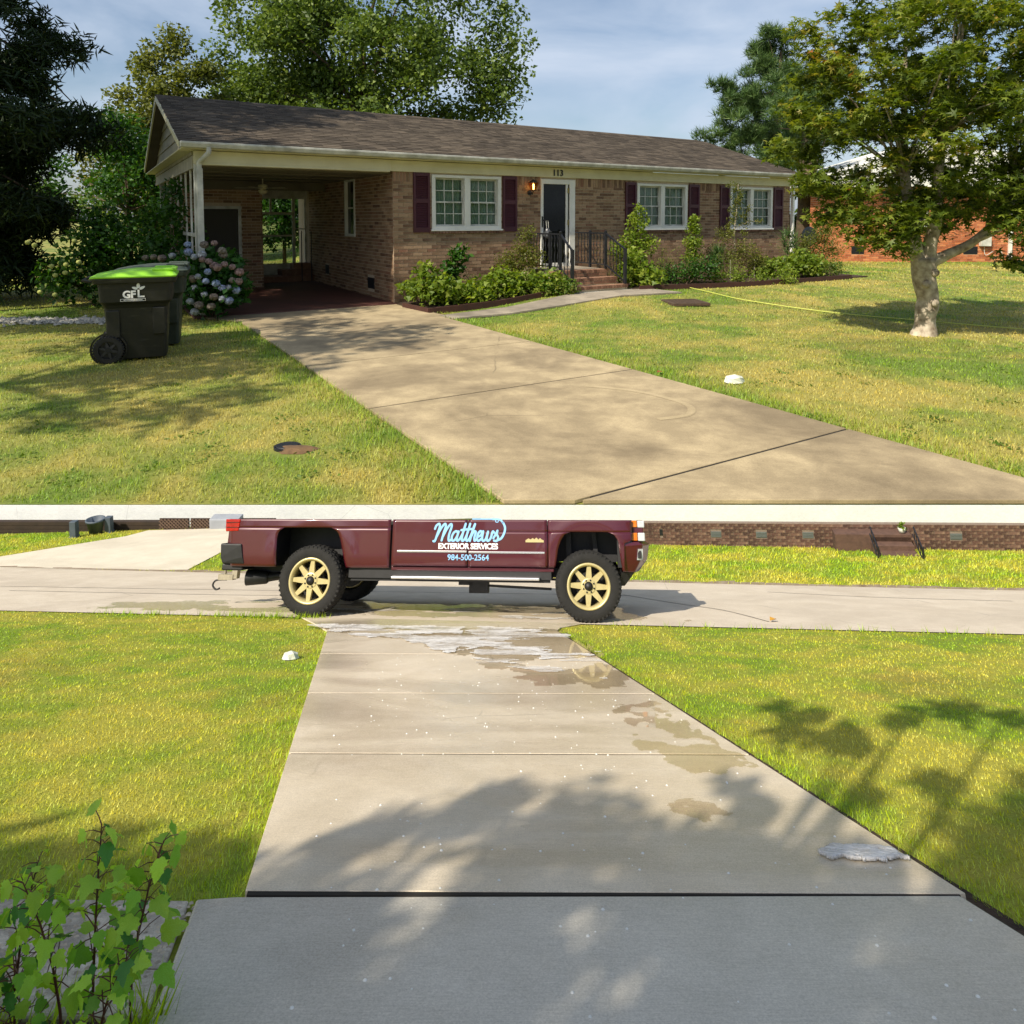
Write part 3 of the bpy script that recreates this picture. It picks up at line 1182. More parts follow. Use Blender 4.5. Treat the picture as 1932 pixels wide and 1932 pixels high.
# steps at the front door
stoop = thing('brick_steps', 'brick porch with three steps up to the front door', 'steps', M_HOUSE)
U0, U1 = 3.12, 4.62
TR = [(-1.2, -.02, .62), (-1.55, -1.2, .475), (-1.9, -1.55, .335)]
for i, (v0, v1, z) in enumerate(TR):
    zb = (.62, .475, .335)[i]
    core = obj('step', MB().box(U0 + .012, U1 - .012, v0 + .012, v1, -.05, z - .062), M_MORTAR_A, stoop)
    u = U0
    cnt = 0
    me = MB().box(0, .066, 0, .2, 0, .066).mesh('brick')
    fix_normals(me)
    me.materials.append(M_STEP_BRICK)
    while u + .06 < U1:
        b = bpy.data.objects.new('brick', me)
        COL.objects.link(b)
        b.parent = core
        b.location = (u, v0, z - .066 + random.uniform(-.002, .002))
        u += .0755
    if z > .4:
        for row in range(1 if i else 5):
            u = U0 - (.1 if row % 2 else 0)
            mm = MB()
            zt = z - .066 - .011 - (row + 1) * .06 - row * .01
            while u < U1:
                x0, x1 = max(u, U0), min(u + .2, U1)
                if x1 - x0 > .03:
                    mm.box(x0, x1, v0 + .002, v0 + .05, zt, zt + .06)
                u += .212
            o = obj('brickwork', mm, M_STEP_BRICK, core)
            o['kind'] = 'stuff'
obj('landing', MB().box(U0 + .03, U1 - .03, -1.0, -.02, .56, .626), M_CONC_PATH, stoop)
obj('edge_strip', MB().box(U0, U1 + .1, -1.95, -1.92, .18, .225), M_WHITE_OLD, stoop)


def railing(lbl, u, vend, vs_posts):
    r = thing('railing', lbl, 'railing', M_HOUSE, 'black iron porch railings')
    zt, zb = 1.42, .72
    v0 = -.08
    vm = vs_posts[-1]
    obj('top_rail', MB().bar((u, v0, zt), (u, vm, zt), .04, .03).bar((u, vm, zt), (u, vend, zt - .34), .04, .03), M_BLACK_IRON, r)
    obj('bottom_rail', MB().bar((u, v0, zb), (u, vm, zb), .03, .025).bar((u, vm, zb), (u, vend, zb - .34), .03, .025), M_BLACK_IRON, r)
    for v in vs_posts:
        obj('post', MB().box(u - .025, u + .025, v - .025, v + .025, .625, zt + .03).lathe([(.03, zt + .03), (.035, zt + .05), (0, zt + .07)], 8, 'z', (u, v, 0)), M_BLACK_IRON, r)
    obj('post', MB().box(u - .025, u + .025, vend - .025, vend + .025, .34, zt - .31), M_BLACK_IRON, r)
    v = v0 - .1
    while v > vend + .05:
        f = 0 if v > vm else (v - vm) / (vend - vm) * .34
        if min(abs(v - q) for q in vs_posts) > .04:
            m = MB()
            pts = []
            for k in range(9):
                t = k / 8
                pts.append((u + .008 * math.sin(k * 2.2), v + .008 * math.cos(k * 2.2), zb - f + (zt - zb) * t))
            m.tube(pts, [.008, .013, .007, .013, .007, .013, .007, .013, .008], 5)
            obj('baluster', m, M_BLACK_IRON, r)
        v -= .115


railing('black iron railing on the window side of the brick steps', 3.16, -1.85, [-1.05, -1.42])
railing('black iron railing on the shrub side of the brick steps', 4.58, -1.85, [-.62, -1.18])

# ceiling fan hanging in the carport
fan = thing('ceiling_fan', 'pale ceiling fan hanging under the carport ceiling', 'fan', M_HOUSE @ Matrix.Translation((-1.85, 3.3, 2.4)))
obj('motor', MB().lathe([(0, .26), (.015, .26), (.015, .14), (.1, .12), (.12, .05), (.06, .02), (0, .02)], 16), M_CREAM, fan, smooth=True)
obj('light_bowl', MB().lathe([(.0, -.1), (.07, -.08), (.1, -.03), (.1, 0), (.03, .02)], 16), M_CREAM, fan, smooth=True)
for k in range(5):
    obj('blade', MB().box(.1, .6, -.06, .06, .045, .053), M_SIDING, fan, Matrix.Rotation(k * 2 * math.pi / 5 + .3, 4, 'Z'))

# ------------------------------------------------------------------ orange brick house next door
nb = thing('neighbour_house', 'orange brick house with white gable beyond the maple', 'house', top(10.75, 24.9, .15, R(-2)))
NL, NH = 10.0, 2.72
M_BRICK_N = brickmat('orange_brick', [(0, '#8f4c2c'), (.35, '#b0663e'), (.7, '#bf7447'), (1, '#c98658')])
M_MORTAR_N = plain('pale_mortar', '#bda487', '#cbb498', 20, .95)
obj('wall', MB().prism([(0, 0), (NL, 0), (NL, 5), (2.6, 5)], -.2, NH), M_MORTAR_N, nb)
nr = brick_courses(.0, NL, -.05, NH, [(1.5, 1.95, .33, .6), (5.45, 5.95, .33, .6), (3.2, 4.1, 1.3, 2.3)], False)
brick_parts(nb, nr, Matrix.Identity(4), M_BRICK_N, 300, key=lambda r: abs(r[0] - 3.0) + abs(r[1] - .8) * .7 + (0 if r[2] > .1 else 5))
obj('roof', MB().prism([(-.6, NH), (-.6, NH + .1), (4.6, NH + 1.7), (10.6, NH + .1), (10.6, NH)], -.45, 5.4, 'xz').box(-.6, 10.6, -.5, -.45, NH, NH + .2), M_WHITE, nb)
for (a, b) in ((1.5, 1.95), (5.45, 5.95)):
    m = MB().box(a, b, -.012, .01, .33, .6)
    for k in range(7):
        m.box(a + .02, b - .02, -.02, -.012, .35 + k * .034, .366 + k * .034)
    obj('vent', m, M_BLACK_IRON, nb)
m = MB().box(3.15, 4.15, -.05, .02, 1.3, 1.36).box(3.15, 4.15, -.05, .02, 2.26, 2.32).box(3.15, 3.21, -.05, .02, 1.36, 2.26).box(4.09, 4.15, -.05, .02, 1.36, 2.26).box(3.62, 3.68, -.04, .02, 1.36, 2.26)
nw = obj('window', m, M_WHITE, nb)
obj('pane', MB().box(3.21, 4.09, -.02, -.012, 1.36, 2.26), M_GLASS_DOOR, nw)
obj('meter_box', MB().box(5.98, 6.34, -.16, -.012, .62, .98), M_WHITE_OLD, nb, bevel=.015)
obj('cable', MB().tube(smooth_line([(6.15, -.05, .62), (6.2, -.06, .3), (6.5, -.06, .45), (6.75, -.06, .42), (6.8, -.06, .2)], 5), .012, 5), M_WHITE_OLD, nb)
obj('downspout', MB().box(7.0, 7.1, -.1, -.014, .1, NH).bar((7.05, -.06, .12), (7.05, -.35, .03), .08), M_WHITE, nb)
dish = thing('satellite_dish', 'dark satellite dish between the two houses', 'satellite dish', top(9.15, 21.2, .2, R(20)))
obj('bowl', MB().lathe([(0, .06), (.16, .05), (.3, 0), (.31, .015), (.16, .068), (0, .078)], 20, 'y', (0, 0, 1.0)), plain('dish_grey', '#50555a', '#3f4448', 3, .5), dish, smooth=True)
obj('mast', MB().tube([(0, .1, 0), (0, .1, .95)], .025, 8).tube([(0, .05, .95), (0, -.3, .85)], .012, 6), M_WHITE_OLD, dish)

# ------------------------------------------------------------------ terrace edge
M_TERRACE = concrete('pale_concrete', '#e4e7ec', '#eceef2', '#d6d9de', .5, rough=.8, sc=.5)
tw = tag(obj('retaining_wall', MB().box(-70, 70, A_EDGE * S - .02, A_EDGE * S + .4, -6, -.02), M_TERRACE, None, Matrix.Identity(4)), 'long pale concrete retaining wall between the upper lawn and the street', 'wall')

# ------------------------------------------------------------------ trees and shrubs of the upper plot
L_OAK = leafmat('oak_leaf', [(0, '#31451c'), (.4, '#4e6426'), (.75, '#6f8438'), (1, '#98a552')], .35)
L_PEAR = leafmat('pear_leaf', [(0, '#34431a'), (.4, '#555f26'), (.8, '#7d8338'), (1, '#a09c55')], .35)
L_CEDAR = leafmat('cedar_spray', [(0, '#16240f'), (.5, '#263a18'), (.88, '#3a4c22'), (1, '#5c4c2a')], .12)
L_PINE = leafmat('pine_needle', [(0, '#2b4420'), (.5, '#456030'), (1, '#6d8446')], .2)
L_MAPLE = leafmat('maple_leaf', [(0, '#304412'), (.4, '#52651f'), (.75, '#7c8a32'), (.94, '#9a8a3e'), (1, '#a05c38')], .4, pscale=.8)
L_SHRUB = leafmat('shrub_leaf', [(0, '#1d3a12'), (.5, '#2f5519'), (1, '#527a27')], .35)
L_BRIGHT = leafmat('bright_leaf', [(0, '#4a621e'), (.5, '#6f872c'), (1, '#a3ad4c')], .45)
L_OLIVE = leafmat('olive_leaf', [(0, '#3d4a17'), (.5, '#5d6623'), (1, '#86803a')], .35)
L_WEED = leafmat('weed_leaf', [(0, '#3a5a18'), (.5, '#567523'), (1, '#9b9455')], .4)
L_HYD = leafmat('hydrangea_leaf', [(0, '#1c3a14'), (.5, '#2f5a1e'), (1, '#47782a')], .3)
STAR = star_leaf(5, .36)
IVY = star_leaf(3, .55)


def tree(name, label, x, y, h, crown, clumps, clump_r, n, size, mat, bark, trunk_r=.2, up=.4, group=None, z0=0, lean=(0, 0), tmpl=(LEAF_V, LEAF_F), bias=.5, m4=None, cat='tree', zmin=None, flat=.8, extra=None):
    t = thing(name, label, cat, m4 if m4 is not None else top(x, y, z0), group)
    c, r = crown
    cc, rr = crown_clumps(c, r, clumps, clump_r, bias, zmin)
    if extra is not None:
        cc = np.concatenate([cc, np.array(extra)])
        rr = np.concatenate([rr, np.full(len(extra), clump_r)])
    leaves('crown', mat, t, blob_points(cc, rr, n, .6, flat), size, tmpl, up)
    pts = [(0, 0, -.05), (lean[0] * .2, lean[1] * .2, h * .25), (lean[0] * .5, lean[1] * .5, h * .5), (lean[0], lean[1], h * .8)]
    sel = cc[RNG.permutation(len(cc))[:min(len(cc), 22)]]
    limbs(t, pts, [trunk_r * 1.25, trunk_r, trunk_r * .75, trunk_r * .3], sel, bark, trunk_r * .45, seed=int(abs(x) * 10))
    return t


# big spreading oak behind the roof
tree('oak_tree', 'broad leafy green tree behind the ridge of the tan house', -6.6, 31, 12, ((0, 0, 9.2), (6.7, 3.5, 6.0)), 150, 1.25, 64000, .2, L_OAK, M_BARK, .32, .4, 'trees behind the house', bias=.45,
     extra=[(6.2, 0, 11), (6.6, 0, 9.5), (5.2, 0, 12.4), (-5.5, 0, 10.2), (-6, -.5, 8), (4.2, 0, 13.4), (6.0, 0, 8.2), (5.2, 0, 7.2), (5.8, 0, 6.4), (4.6, 0, 5.6), (5.6, 0, 10), (4.8, 0, 8.8), (3.6, 0, 6.4), (6.3, 0, 7.4), (4.4, 0, 11.2)])
# upright tree at the gable
tree('pear_tree', 'upright olive-green tree rising left of the carport gable', -13.5, 28, 8, ((0, 0, 4.9), (2.2, 1.8, 4.1)), 75, .75, 26000, .17, L_PEAR, M_BARK, .16, .4, 'trees behind the house', bias=.6,
     extra=[(0, 0, 9.0), (.1, 0, 8.4), (-1.1, 0, 7.8), (1.2, 0, 7.6), (-2.8, .5, 5.8), (-3.0, .3, 4.6), (-3.4, 0, 3.4), (-2.4, 0, 4.2), (-2.2, 0, 6.6), (-3.6, 0, 4.2)])
tree('small_oak_tree', 'loose green tree between the upright tree and the spreading one', -12.4, 33, 8, ((0, 0, 6.2), (2.6, 2, 4.6)), 36, .95, 9000, .2, L_OAK, M_BARK, .16, .4, 'trees behind the house')
tree('low_tree', 'dark low tree filling the gap left of the carport', -12.5, 22.5, 4, ((0, 0, 2.6), (2.6, 1.6, 2.4)), 34, .7, 11000, .15, L_SHRUB, M_BARK, .1, .4)
tree('garden_tree', 'green garden tree seen through the back of the carport', -8.1, 24.5, 3, ((0, 0, 2.3), (2.2, 1.2, 1.7)), 44, .55, 11000, .15, L_SHRUB, M_BARK, .06, .4, zmin=.75)
tree('distant_tree', 'tip of a distant tree showing above the ridge', 3.4, 42, 6.5, ((0, 0, 5.2), (1.2, 1.2, 2.0)), 12, .6, 1800, .2, L_OAK, M_BARK, .12, .4)
# unseen woods added behind the viewer to block low sky and darken reflections
bk = []
for x in np.arange(-70, 71, 14):
    cc, rr = crown_clumps((x, -26 - abs(x) * .12, 7), (9, 3, 8), 26, 2.4)
    bk.append(blob_points(cc, rr, 1500, .6, .9))
bw_ = leaves('woods', L_OAK, None, np.concatenate(bk), 1.1)
bw_.matrix_world = M_TOP
tag(bw_, 'unseen belt of tall trees added to block low sky', 'trees', kind='stuff')
# far green belt low behind everything
belt = []
for (x, y, w, hh) in ((-34, 60, 12, 7), (-52, 70, 12, 8), (34, 62, 14, 8), (54, 66, 14, 9), (18, 70, 12, 6)):
    cc, rr = crown_clumps((x, y, hh * .45), (w, 3, hh * .55), 26, 1.6)
    belt.append(blob_points(cc, rr, 2600, .6, .8))
wood = leaves('woods', L_OAK, None, np.concatenate(belt), .45)
wood.matrix_world = M_TOP
tag(wood, 'far belt of green trees low on the horizon', 'trees', kind='stuff')

# dark cedar at the left edge
ced = thing('cedar_tree', 'tall dark cedar at the edge of the lawn beside the gravel', 'tree', top(-11.6, 14.6))
cc, rr = [], []
for k in range(330):
    z = RNG.uniform(.7, 8.4)
    w = 2.85 * (1 - .35 * abs(z - 4.6) / 4) * (.75 + .25 * math.sin(z * 3.3))
    a = RNG.uniform(0, 6.283)
    q = RNG.uniform(.35, 1) ** .6 * w
    cc.append((math.cos(a) * q, math.sin(a) * q, z - .25 * q))
    rr.append(RNG.uniform(.3, .6))
cp = blob_points(np.array(cc), np.array(rr), 70000, .7, .8)
SPRAY_V = [(-.02, 0, 0), (.02, 0, 0), (.09, .35, .05), (.015, 1, -.16), (-.05, .7, -.05), (-.09, .3, .04)]
SPRAY_F = [(0, 1, 2), (0, 2, 3), (0, 3, 4), (0, 4, 5)]
dn = RNG.normal(size=(len(cp), 3))
dn[:, 2] = np.abs(dn[:, 2]) * .6 + .2
V, F = scatter(SPRAY_V, SPRAY_F, cp, .2 * RNG.uniform(.5, 1.6, len(cp)), rot_from(dn, RNG.uniform(0, 6.28, len(cp))))
obj('crown', np_mesh('crown', V, F), L_CEDAR, ced)
limbs(ced, [(0, 0, -.05), (.05, 0, 3), (0, .05, 6), (0, 0, 8)], [.26, .2, .12, .04], [cc[i] for i in range(0, 330, 12)], M_BARK, .05, seed=5)
# a second tree further left, out of sight, whose shade falls over the lawn and the bins
for lb, (x, y, hh, n_) in (('leafy tree outside the picture shading the bins', (-9.5, 3.0, 12.5, 30)), ('tall tree outside the picture shading the carport', (-12.2, 7.0, 14.5, 110)), ('tall tree outside the picture shading the left of the roof', (-11.8, 10.9, 17, 110))):
    tree('shade_tree', lb, x, y, hh, ((0, 0, hh * .7), (2.7, 2.7, 3.2)), n_, .65, n_ * 150, .17, L_OAK, M_BARK, .15, .4, 'trees left of the upper lawn')

# pine beyond the right end of the roof
pine = thing('pine_tree', 'tall pine with dense needle tufts behind the right end of the roof', 'tree', top(12.6, 34, 0))
cc = []
for (x, z, n_, r_) in ((.6, 10.2, 12, 1.0), (-.5, 9.2, 14, 1.3), (.9, 8.6, 14, 1.3), (-1.6, 7.6, 14, 1.0), (-.4, 7.2, 16, 1.5), (1.4, 7.0, 14, 1.4), (-2.0, 5.6, 14, 1.1), (-.6, 5.4, 14, 1.3), (-2.3, 4.4, 10, .8), (.6, 4.6, 14, 1.4), (2.6, 6, 16, 1.6), (3, 8.4, 12, 1.2), (2.2, 3.6, 14, 1.3)):
    for _ in range(n_):
        cc.append((x + RNG.normal() * r_ * .55, RNG.normal() * r_ * .6, z + RNG.normal() * r_ * .33))
cc = np.array(cc)
cp = blob_points(cc, np.full(len(cc), .5), 6500, .6, .7)
dn = RNG.normal(size=(len(cp), 3)) + np.array([0, 0, 1.4])
V, F = scatter(NEEDLE_V, NEEDLE_F, cp, .42 * RNG.uniform(.7, 1.3, len(cp)), rot_from(dn, RNG.uniform(0, 6.28, len(cp))))
obj('crown', np_mesh('crown', V, F), L_PINE, pine)
limbs(pine, [(.3, 0, 0), (.3, 0, 4), (.4, 0, 8), (.5, 0, 10.3)], [.28, .22, .14, .04], cc[::9], M_BARK, .06, seed=9)
pt = thing('pine_tree', 'pine trunk standing between the two brick houses', 'tree', top(11.2, 26.5))
limbs(pt, [(0, 0, 0), (.05, 0, 2.2), (0, 0, 5)], [.34, .28, .2], [(1, 0, 5.5), (-1, 0, 5.2), (.5, .5, 6)], M_BARK, .06, seed=3)
cc, rr = crown_clumps((0, 0, 5.6), (1.6, 1.4, 1.2), 14, .6)
cp = blob_points(cc, rr, 900)
V, F = scatter(NEEDLE_V, NEEDLE_F, cp, .42 * RNG.uniform(.7, 1.3, len(cp)), rot_from(RNG.normal(size=(len(cp), 3)) + np.array([0, 0, 1.4]), RNG.uniform(0, 6.28, len(cp))))
obj('crown', np_mesh('crown', V, F), L_PINE, pt)
tree('low_tree', 'green understorey tree in the gap between the houses', 12.4, 29.5, 2.6, ((0, 0, 1.7), (1.6, 1, 1.6)), 16, .5, 3000, .15, L_SHRUB, M_BARK, .06)

# Japanese maple on the front lawn
map_ = thing('maple_tree', 'maple with forked mottled pale trunk on the front lawn', 'tree', top(6.18, 10.27))
m = MB()
m.tube(smooth_line([(0, 0, -.05), (.02, 0, .08), (.02, 0, .3), (.05, 0, .55), (-.02, 0, .85), (-.03, 0, 1.15)], 4), [.2, .19, .185, .18, .165, .15, .142, .14, .142, .15, .155, .15, .145, .15, .155, .158, .16, .165, .17, .17, .17], 14)
m.tube(smooth_line([(-.08, 0, 1.0), (-.16, 0, 1.3), (-.2, .05, 1.7), (-.3, .1, 2.4), (-.34, .1, 3.4), (-.3, .2, 4.6)], 4), [.115, .11, .105, .1, .098, .095, .09, .088, .085, .08, .076, .072, .068, .06, .055, .05, .045, .04, .03, .025, .02], 10)
m.tube(smooth_line([(.02, 0, 1.0), (.05, 0, 1.35), (.12, -.03, 1.8), (.12, -.05, 2.6), (.3, 0, 3.6), (.45, 0, 4.8)], 4), [.125, .12, .112, .105, .1, .096, .09, .086, .08, .076, .072, .068, .06, .055, .05, .045, .04, .035, .03, .025, .02], 10)
m.tube(smooth_line([(.05, 0, 1.08), (.3, -.05, 1.22), (.62, -.1, 1.4), (.95, -.15, 1.75), (1.3, -.2, 2.3), (1.6, -.2, 3.0)], 4), [.09, .088, .085, .08, .076, .072, .07, .066, .062, .06, .056, .052, .048, .044, .04, .036, .03, .026, .022, .02, .015], 10)
m.tube(smooth_line([(-.08, 0, 1.15), (-.35, -.08, 1.32), (-.65, -.1, 1.38), (-.95, -.1, 1.62)], 4), [.07, .066, .062, .058, .054, .05, .046, .042, .038, .034, .03, .026, .02], 8)
m.tube(smooth_line([(.62, -.1, 1.4), (.9, -.3, 1.6), (1.2, -.5, 2.0)], 4), [.04, .038, .035, .03, .026, .022, .018, .015, .012], 7)
for kx, kz in ((.12, .5), (-.13, .78), (.1, .95)):
    m.lathe([(.0, -.09), (.05, -.085), (.06, -.06), (.05, 0)], 10, 'y', (kx * .5, -.1, kz))
cc, rr = crown_clumps((-.05, 0, 3.4), (2.12, 1.6, 2.25), 230, .33, .42, 1.55)
ex = np.array([(-2.1, -.2, 3.3), (-2.25, 0, 2.75), (-1.9, -.4, 2.3), (-1.3, -.5, 1.75), (-1.0, -.5, 1.45), (-.75, -.6, 1.35), (1.3, -.3, 1.65), (1.7, -.2, 2.1), (1.75, 0, 1.9), (1.35, .1, 1.1), (-1.2, -.4, 1.5), (-1.4, -.2, 1.9), (-.9, -.3, 1.7), (-.55, -.4, 1.55), (-1.6, -.1, 1.75), (-.3, -.7, 1.75), (1.5, -.1, 1.5), (1.2, -.3, 1.9), (.9, -.4, 1.75), (1.75, .1, 1.35), (.6, -.6, 1.9), (.2, -.9, 2.2), (-1.7, -.5, 3.9), (1.55, .1, 3.2), (1.6, 0, 4.2), (1.4, -.2, 2.6)])
cc = np.concatenate([cc, ex])
rr = np.concatenate([rr, np.full(len(ex), .33)])
for t in cc[::5]:
    a = Vector((-.3, .1, 2.4)) if t[0] < -.2 else (Vector((.2, 0, 3.0)) if t[0] < .8 else Vector((1.1, -.17, 2.0)))
    if t[2] < 2.2:
        a = Vector((-.7, -.1, 1.4)) if t[0] < 0 else Vector((.8, -.12, 1.6))
    t = Vector(t)
    m.tube([a, a.lerp(t, .55) + Vector((0, 0, .1)), t], [.02, .013, .005], 5, False)
obj('trunk', m, M_BARK_PALE, map_, smooth=True)
leaves('crown', L_MAPLE, map_, blob_points(cc, rr, 33000, .7, .62), .086, STAR, .9, jitter=.3)
# twig of a neighbouring plant at the right edge
tw_ = thing('shrub', 'few dark leaves poking in at the right edge of the lawn', 'shrub', top(8.55, 11.6))
leaves('foliage', L_SHRUB, tw_, blob_points(np.array([(0, 0, .95), (.2, 0, .9), (.3, 0, 1.1)]), np.array([.22, .25, .3]), 130, .8, .5), .12, (LEAF_V, LEAF_F), .6)
obj('stem', MB().tube([(.4, 0, 0), (.3, 0, .6), (0, 0, 1.0)], [.02, .015, .006], 6), M_BARK, tw_)


# ------------------------------------------------------------------ shrubs and weeds in the beds
def bush(name, label, x, y, z, blobs, n, size, mat, tmpl=(LEAF_V, LEAF_F), up=.5, group=None, stems=6, cat='shrub', m4=None, seed=1):
    t = thing(name, label, cat, m4 if m4 is not None else top(x, y, z), group)
    c = np.array([b[:3] for b in blobs], float)
    r = np.array([b[3] for b in blobs], float)
    leaves('foliage', mat, t, blob_points(c, r, n, .6, .9), size, tmpl, up)
    m = MB()
    rnd = random.Random(seed)
    for k in range(stems):
        q = c[k % len(c)]
        b0 = Vector((rnd.uniform(-.12, .12) + q[0] * .3, rnd.uniform(-.1, .1), -.03))
        m.tube([b0, b0.lerp(Vector(q), .5) + Vector((rnd.uniform(-.04, .04), 0, .05)), Vector(q)], [.014, .01, .005], 5, False)
    obj('stem', m, M_BARK, t)
    return t


bush('viburnum_bush', 'large dark green bush with small creamy flowers left of the carport', -7.9, 13.6, 0, [(-.9, 0, .6, .6), (-.3, 0, 1.1, .7), (.3, 0, .7, .6), (.6, .3, 1.3, .6), (-.4, .3, 1.6, .5), (.9, .2, .6, .6), (0, .2, .5, .7), (.75, .4, 1.8, .4)], 7000, .11, L_SHRUB, stems=10)
vb = bpy.data.objects['viburnum_bush']
M_CREAMFL = plain('cream_flower', '#c9c97a', '#aab05c', 8, .8)
for k in range(14):
    p = (RNG.uniform(-1.3, -.2), RNG.uniform(-.75, -.35), RNG.uniform(.3, 1.5))
    obj('flower_head', MB().lathe([(0, .05), (.04, .035), (.05, 0), (.03, -.03), (0, -.035)], 7), M_CREAMFL, vb, Matrix.Translation(p), smooth=True)
bush('creeper', 'green creeper climbing the white slats of the carport screen', *house_xy(-3.95, 1.3), 0, [(0, -.3, 1.2, .4), (0, 0, 1.9, .35), (-.1, .35, 2.3, .3), (0, .55, 1.4, .45), (0, -.2, .6, .5)], 1700, .1, L_SHRUB, stems=5, cat='climbing plant')

# hydrangea with blue and faded heads
hyd = thing('hydrangea', 'round hydrangea with blue and faded pink heads beside the bins', 'shrub', top(-5.25, 11.95))
leaves('foliage', L_HYD, hyd, blob_points(np.array([(0, 0, .5), (.3, 0, .55), (-.25, 0, .75), (.05, .2, .85), (-.75, .3, .7), (-1.2, .5, .75)]), np.array([.55, .42, .48, .48, .42, .38]), 4600, .6, .9), .12, (LEAF_V, LEAF_F), .5)
obj('stem', MB().tube([(0, 0, 0), (.1, 0, .5)], .015, 5).tube([(0, 0, 0), (-.2, .05, .7)], .015, 5).tube([(.05, 0, 0), (.3, -.05, .5)], .015, 5), M_BARK, hyd)
PET = []
for k in range(110):
    z = 1 - 2 * (k + .5) / 110
    a = k * 2.39996
    q = math.sqrt(1 - z * z)
    PET.append((q * math.cos(a), q * math.sin(a), z * .85))
PET = np.array(PET)
pv, pf = scatter([(-.2, -.2, .02), (.2, -.2, .02), (.2, .2, .02), (-.2, .2, .02)], [(0, 1, 2, 3)], PET * RNG.uniform(.86, 1.08, (110, 1)), np.full(110, 1.05), rot_from(PET + RNG.normal(size=PET.shape) * .25, RNG.uniform(0, 6, 110)))
FL = []
for nm, c in (('blue_petals', '#8a98b4'), ('pale_blue_petals', '#a0a5ac'), ('faded_pink_petals', '#8c766e'), ('faded_brown_petals', '#7c7266')):
    n = NT(nm)
    me = np_mesh('flower_head', pv, pf)
    col = n.hsv(lin(c), n.rng(n.objrand(), 0, 1, .485, .515), 1, n.rng(n.island(), 0, 1, .65, 1.25))
    me.materials.append(n.done(n.pbr(col, .7)))
    FL.append(me)
hp = [(.12, -.5, .62, 0), (.16, -.5, .78, 0), (.0, -.5, .7, 1), (.36, -.42, .5, 0), (.27, -.45, .58, 0), (.1, -.52, .4, 1), (.55, -.3, .45, 0), (.5, -.33, .62, 3), (.58, -.28, .6, 2), (-.12, -.45, .66, 3), (-.1, -.42, .5, 1), (-.16, -.48, .28, 1), (.0, -.5, .22, 3), (.2, -.5, .2, 3), (.45, -.38, .28, 0), (.3, -.45, .85, 2), (.16, -.45, .95, 2), (.05, -.45, .98, 2), (.4, -.4, .9, 2), (.5, -.33, .85, 2), (.22, -.4, .88, 2), (.6, -.28, .76, 2), (-.12, -.38, 1.02, 1), (.0, -.35, 1.06, 1), (-.25, -.3, 1.1, 0), (.3, -.25, 1.12, 3), (.15, -.2, 1.25, 2), (-.02, -.2, 1.22, 3), (.3, -.2, 1.05, 3), (-.35, -.1, 1.22, 0), (-.85, .0, .98, 3), (-1.0, 0, 1.0, 3), (-1.2, .1, .98, 3), (-.7, .05, 1.02, 1), (-.1, -.45, .1, 1), (.36, -.45, .32, 1), (.25, -.5, .36, 3), (.44, -.36, .5, 1)]
for (x, y, z, c) in hp:
    o = obj('flower_head', FL[c], None, hyd, Matrix.Translation((x, y + .05, z + .08)) @ Matrix.Scale(.06 * random.uniform(.85, 1.2), 4) @ Matrix.Rotation(random.uniform(0, 6), 4, 'Z'))


def hz(u, v, dz=0):
    x, y = house_xy(u, v)
    return x, y, float(rise(np.array([x]), np.array([y]))[0]) + dz


# bed left of the steps: soil, edging, then weeds
def bed(name, label, pts, parent_mat):
    q = [hz(*p) for p in pts]
    m = MB()
    n_ = len(q)
    m.add([(x, y, z + .03) for x, y, z in q] + [(x, y, z - .03) for x, y, z in q], [tuple(range(n_))] + [((i + 1) % n_, i, i + n_, (i + 1) % n_ + n_) for i in range(n_)])
    return struct(name, m, parent_mat, M_TOP, label)


bed('soil_bed', 'dark soil of the overgrown bed by the carport', [(-.05, -.05), (3.05, -.05), (3.05, -1.45), (.02, -1.72)], M_SOIL)
bed('soil_bed', 'dark soil of the overgrown bed right of the steps', [(4.7, -.05), (12.6, -.05), (12.4, -2.6), (7.4, -2.55), (4.7, -2.05)], M_SOIL)


def edging(label, pts):
    t = thing('bed_edging', label, 'edging', M_TOP, 'brown edging boards round the beds')
    for a, b in zip(pts[:-1], pts[1:]):
        pa, pb = Vector(hz(*a, .05)), Vector(hz(*b, .05))
        obj('board', MB().bar(pa, pb, .035, .12), M_EDGING, t)


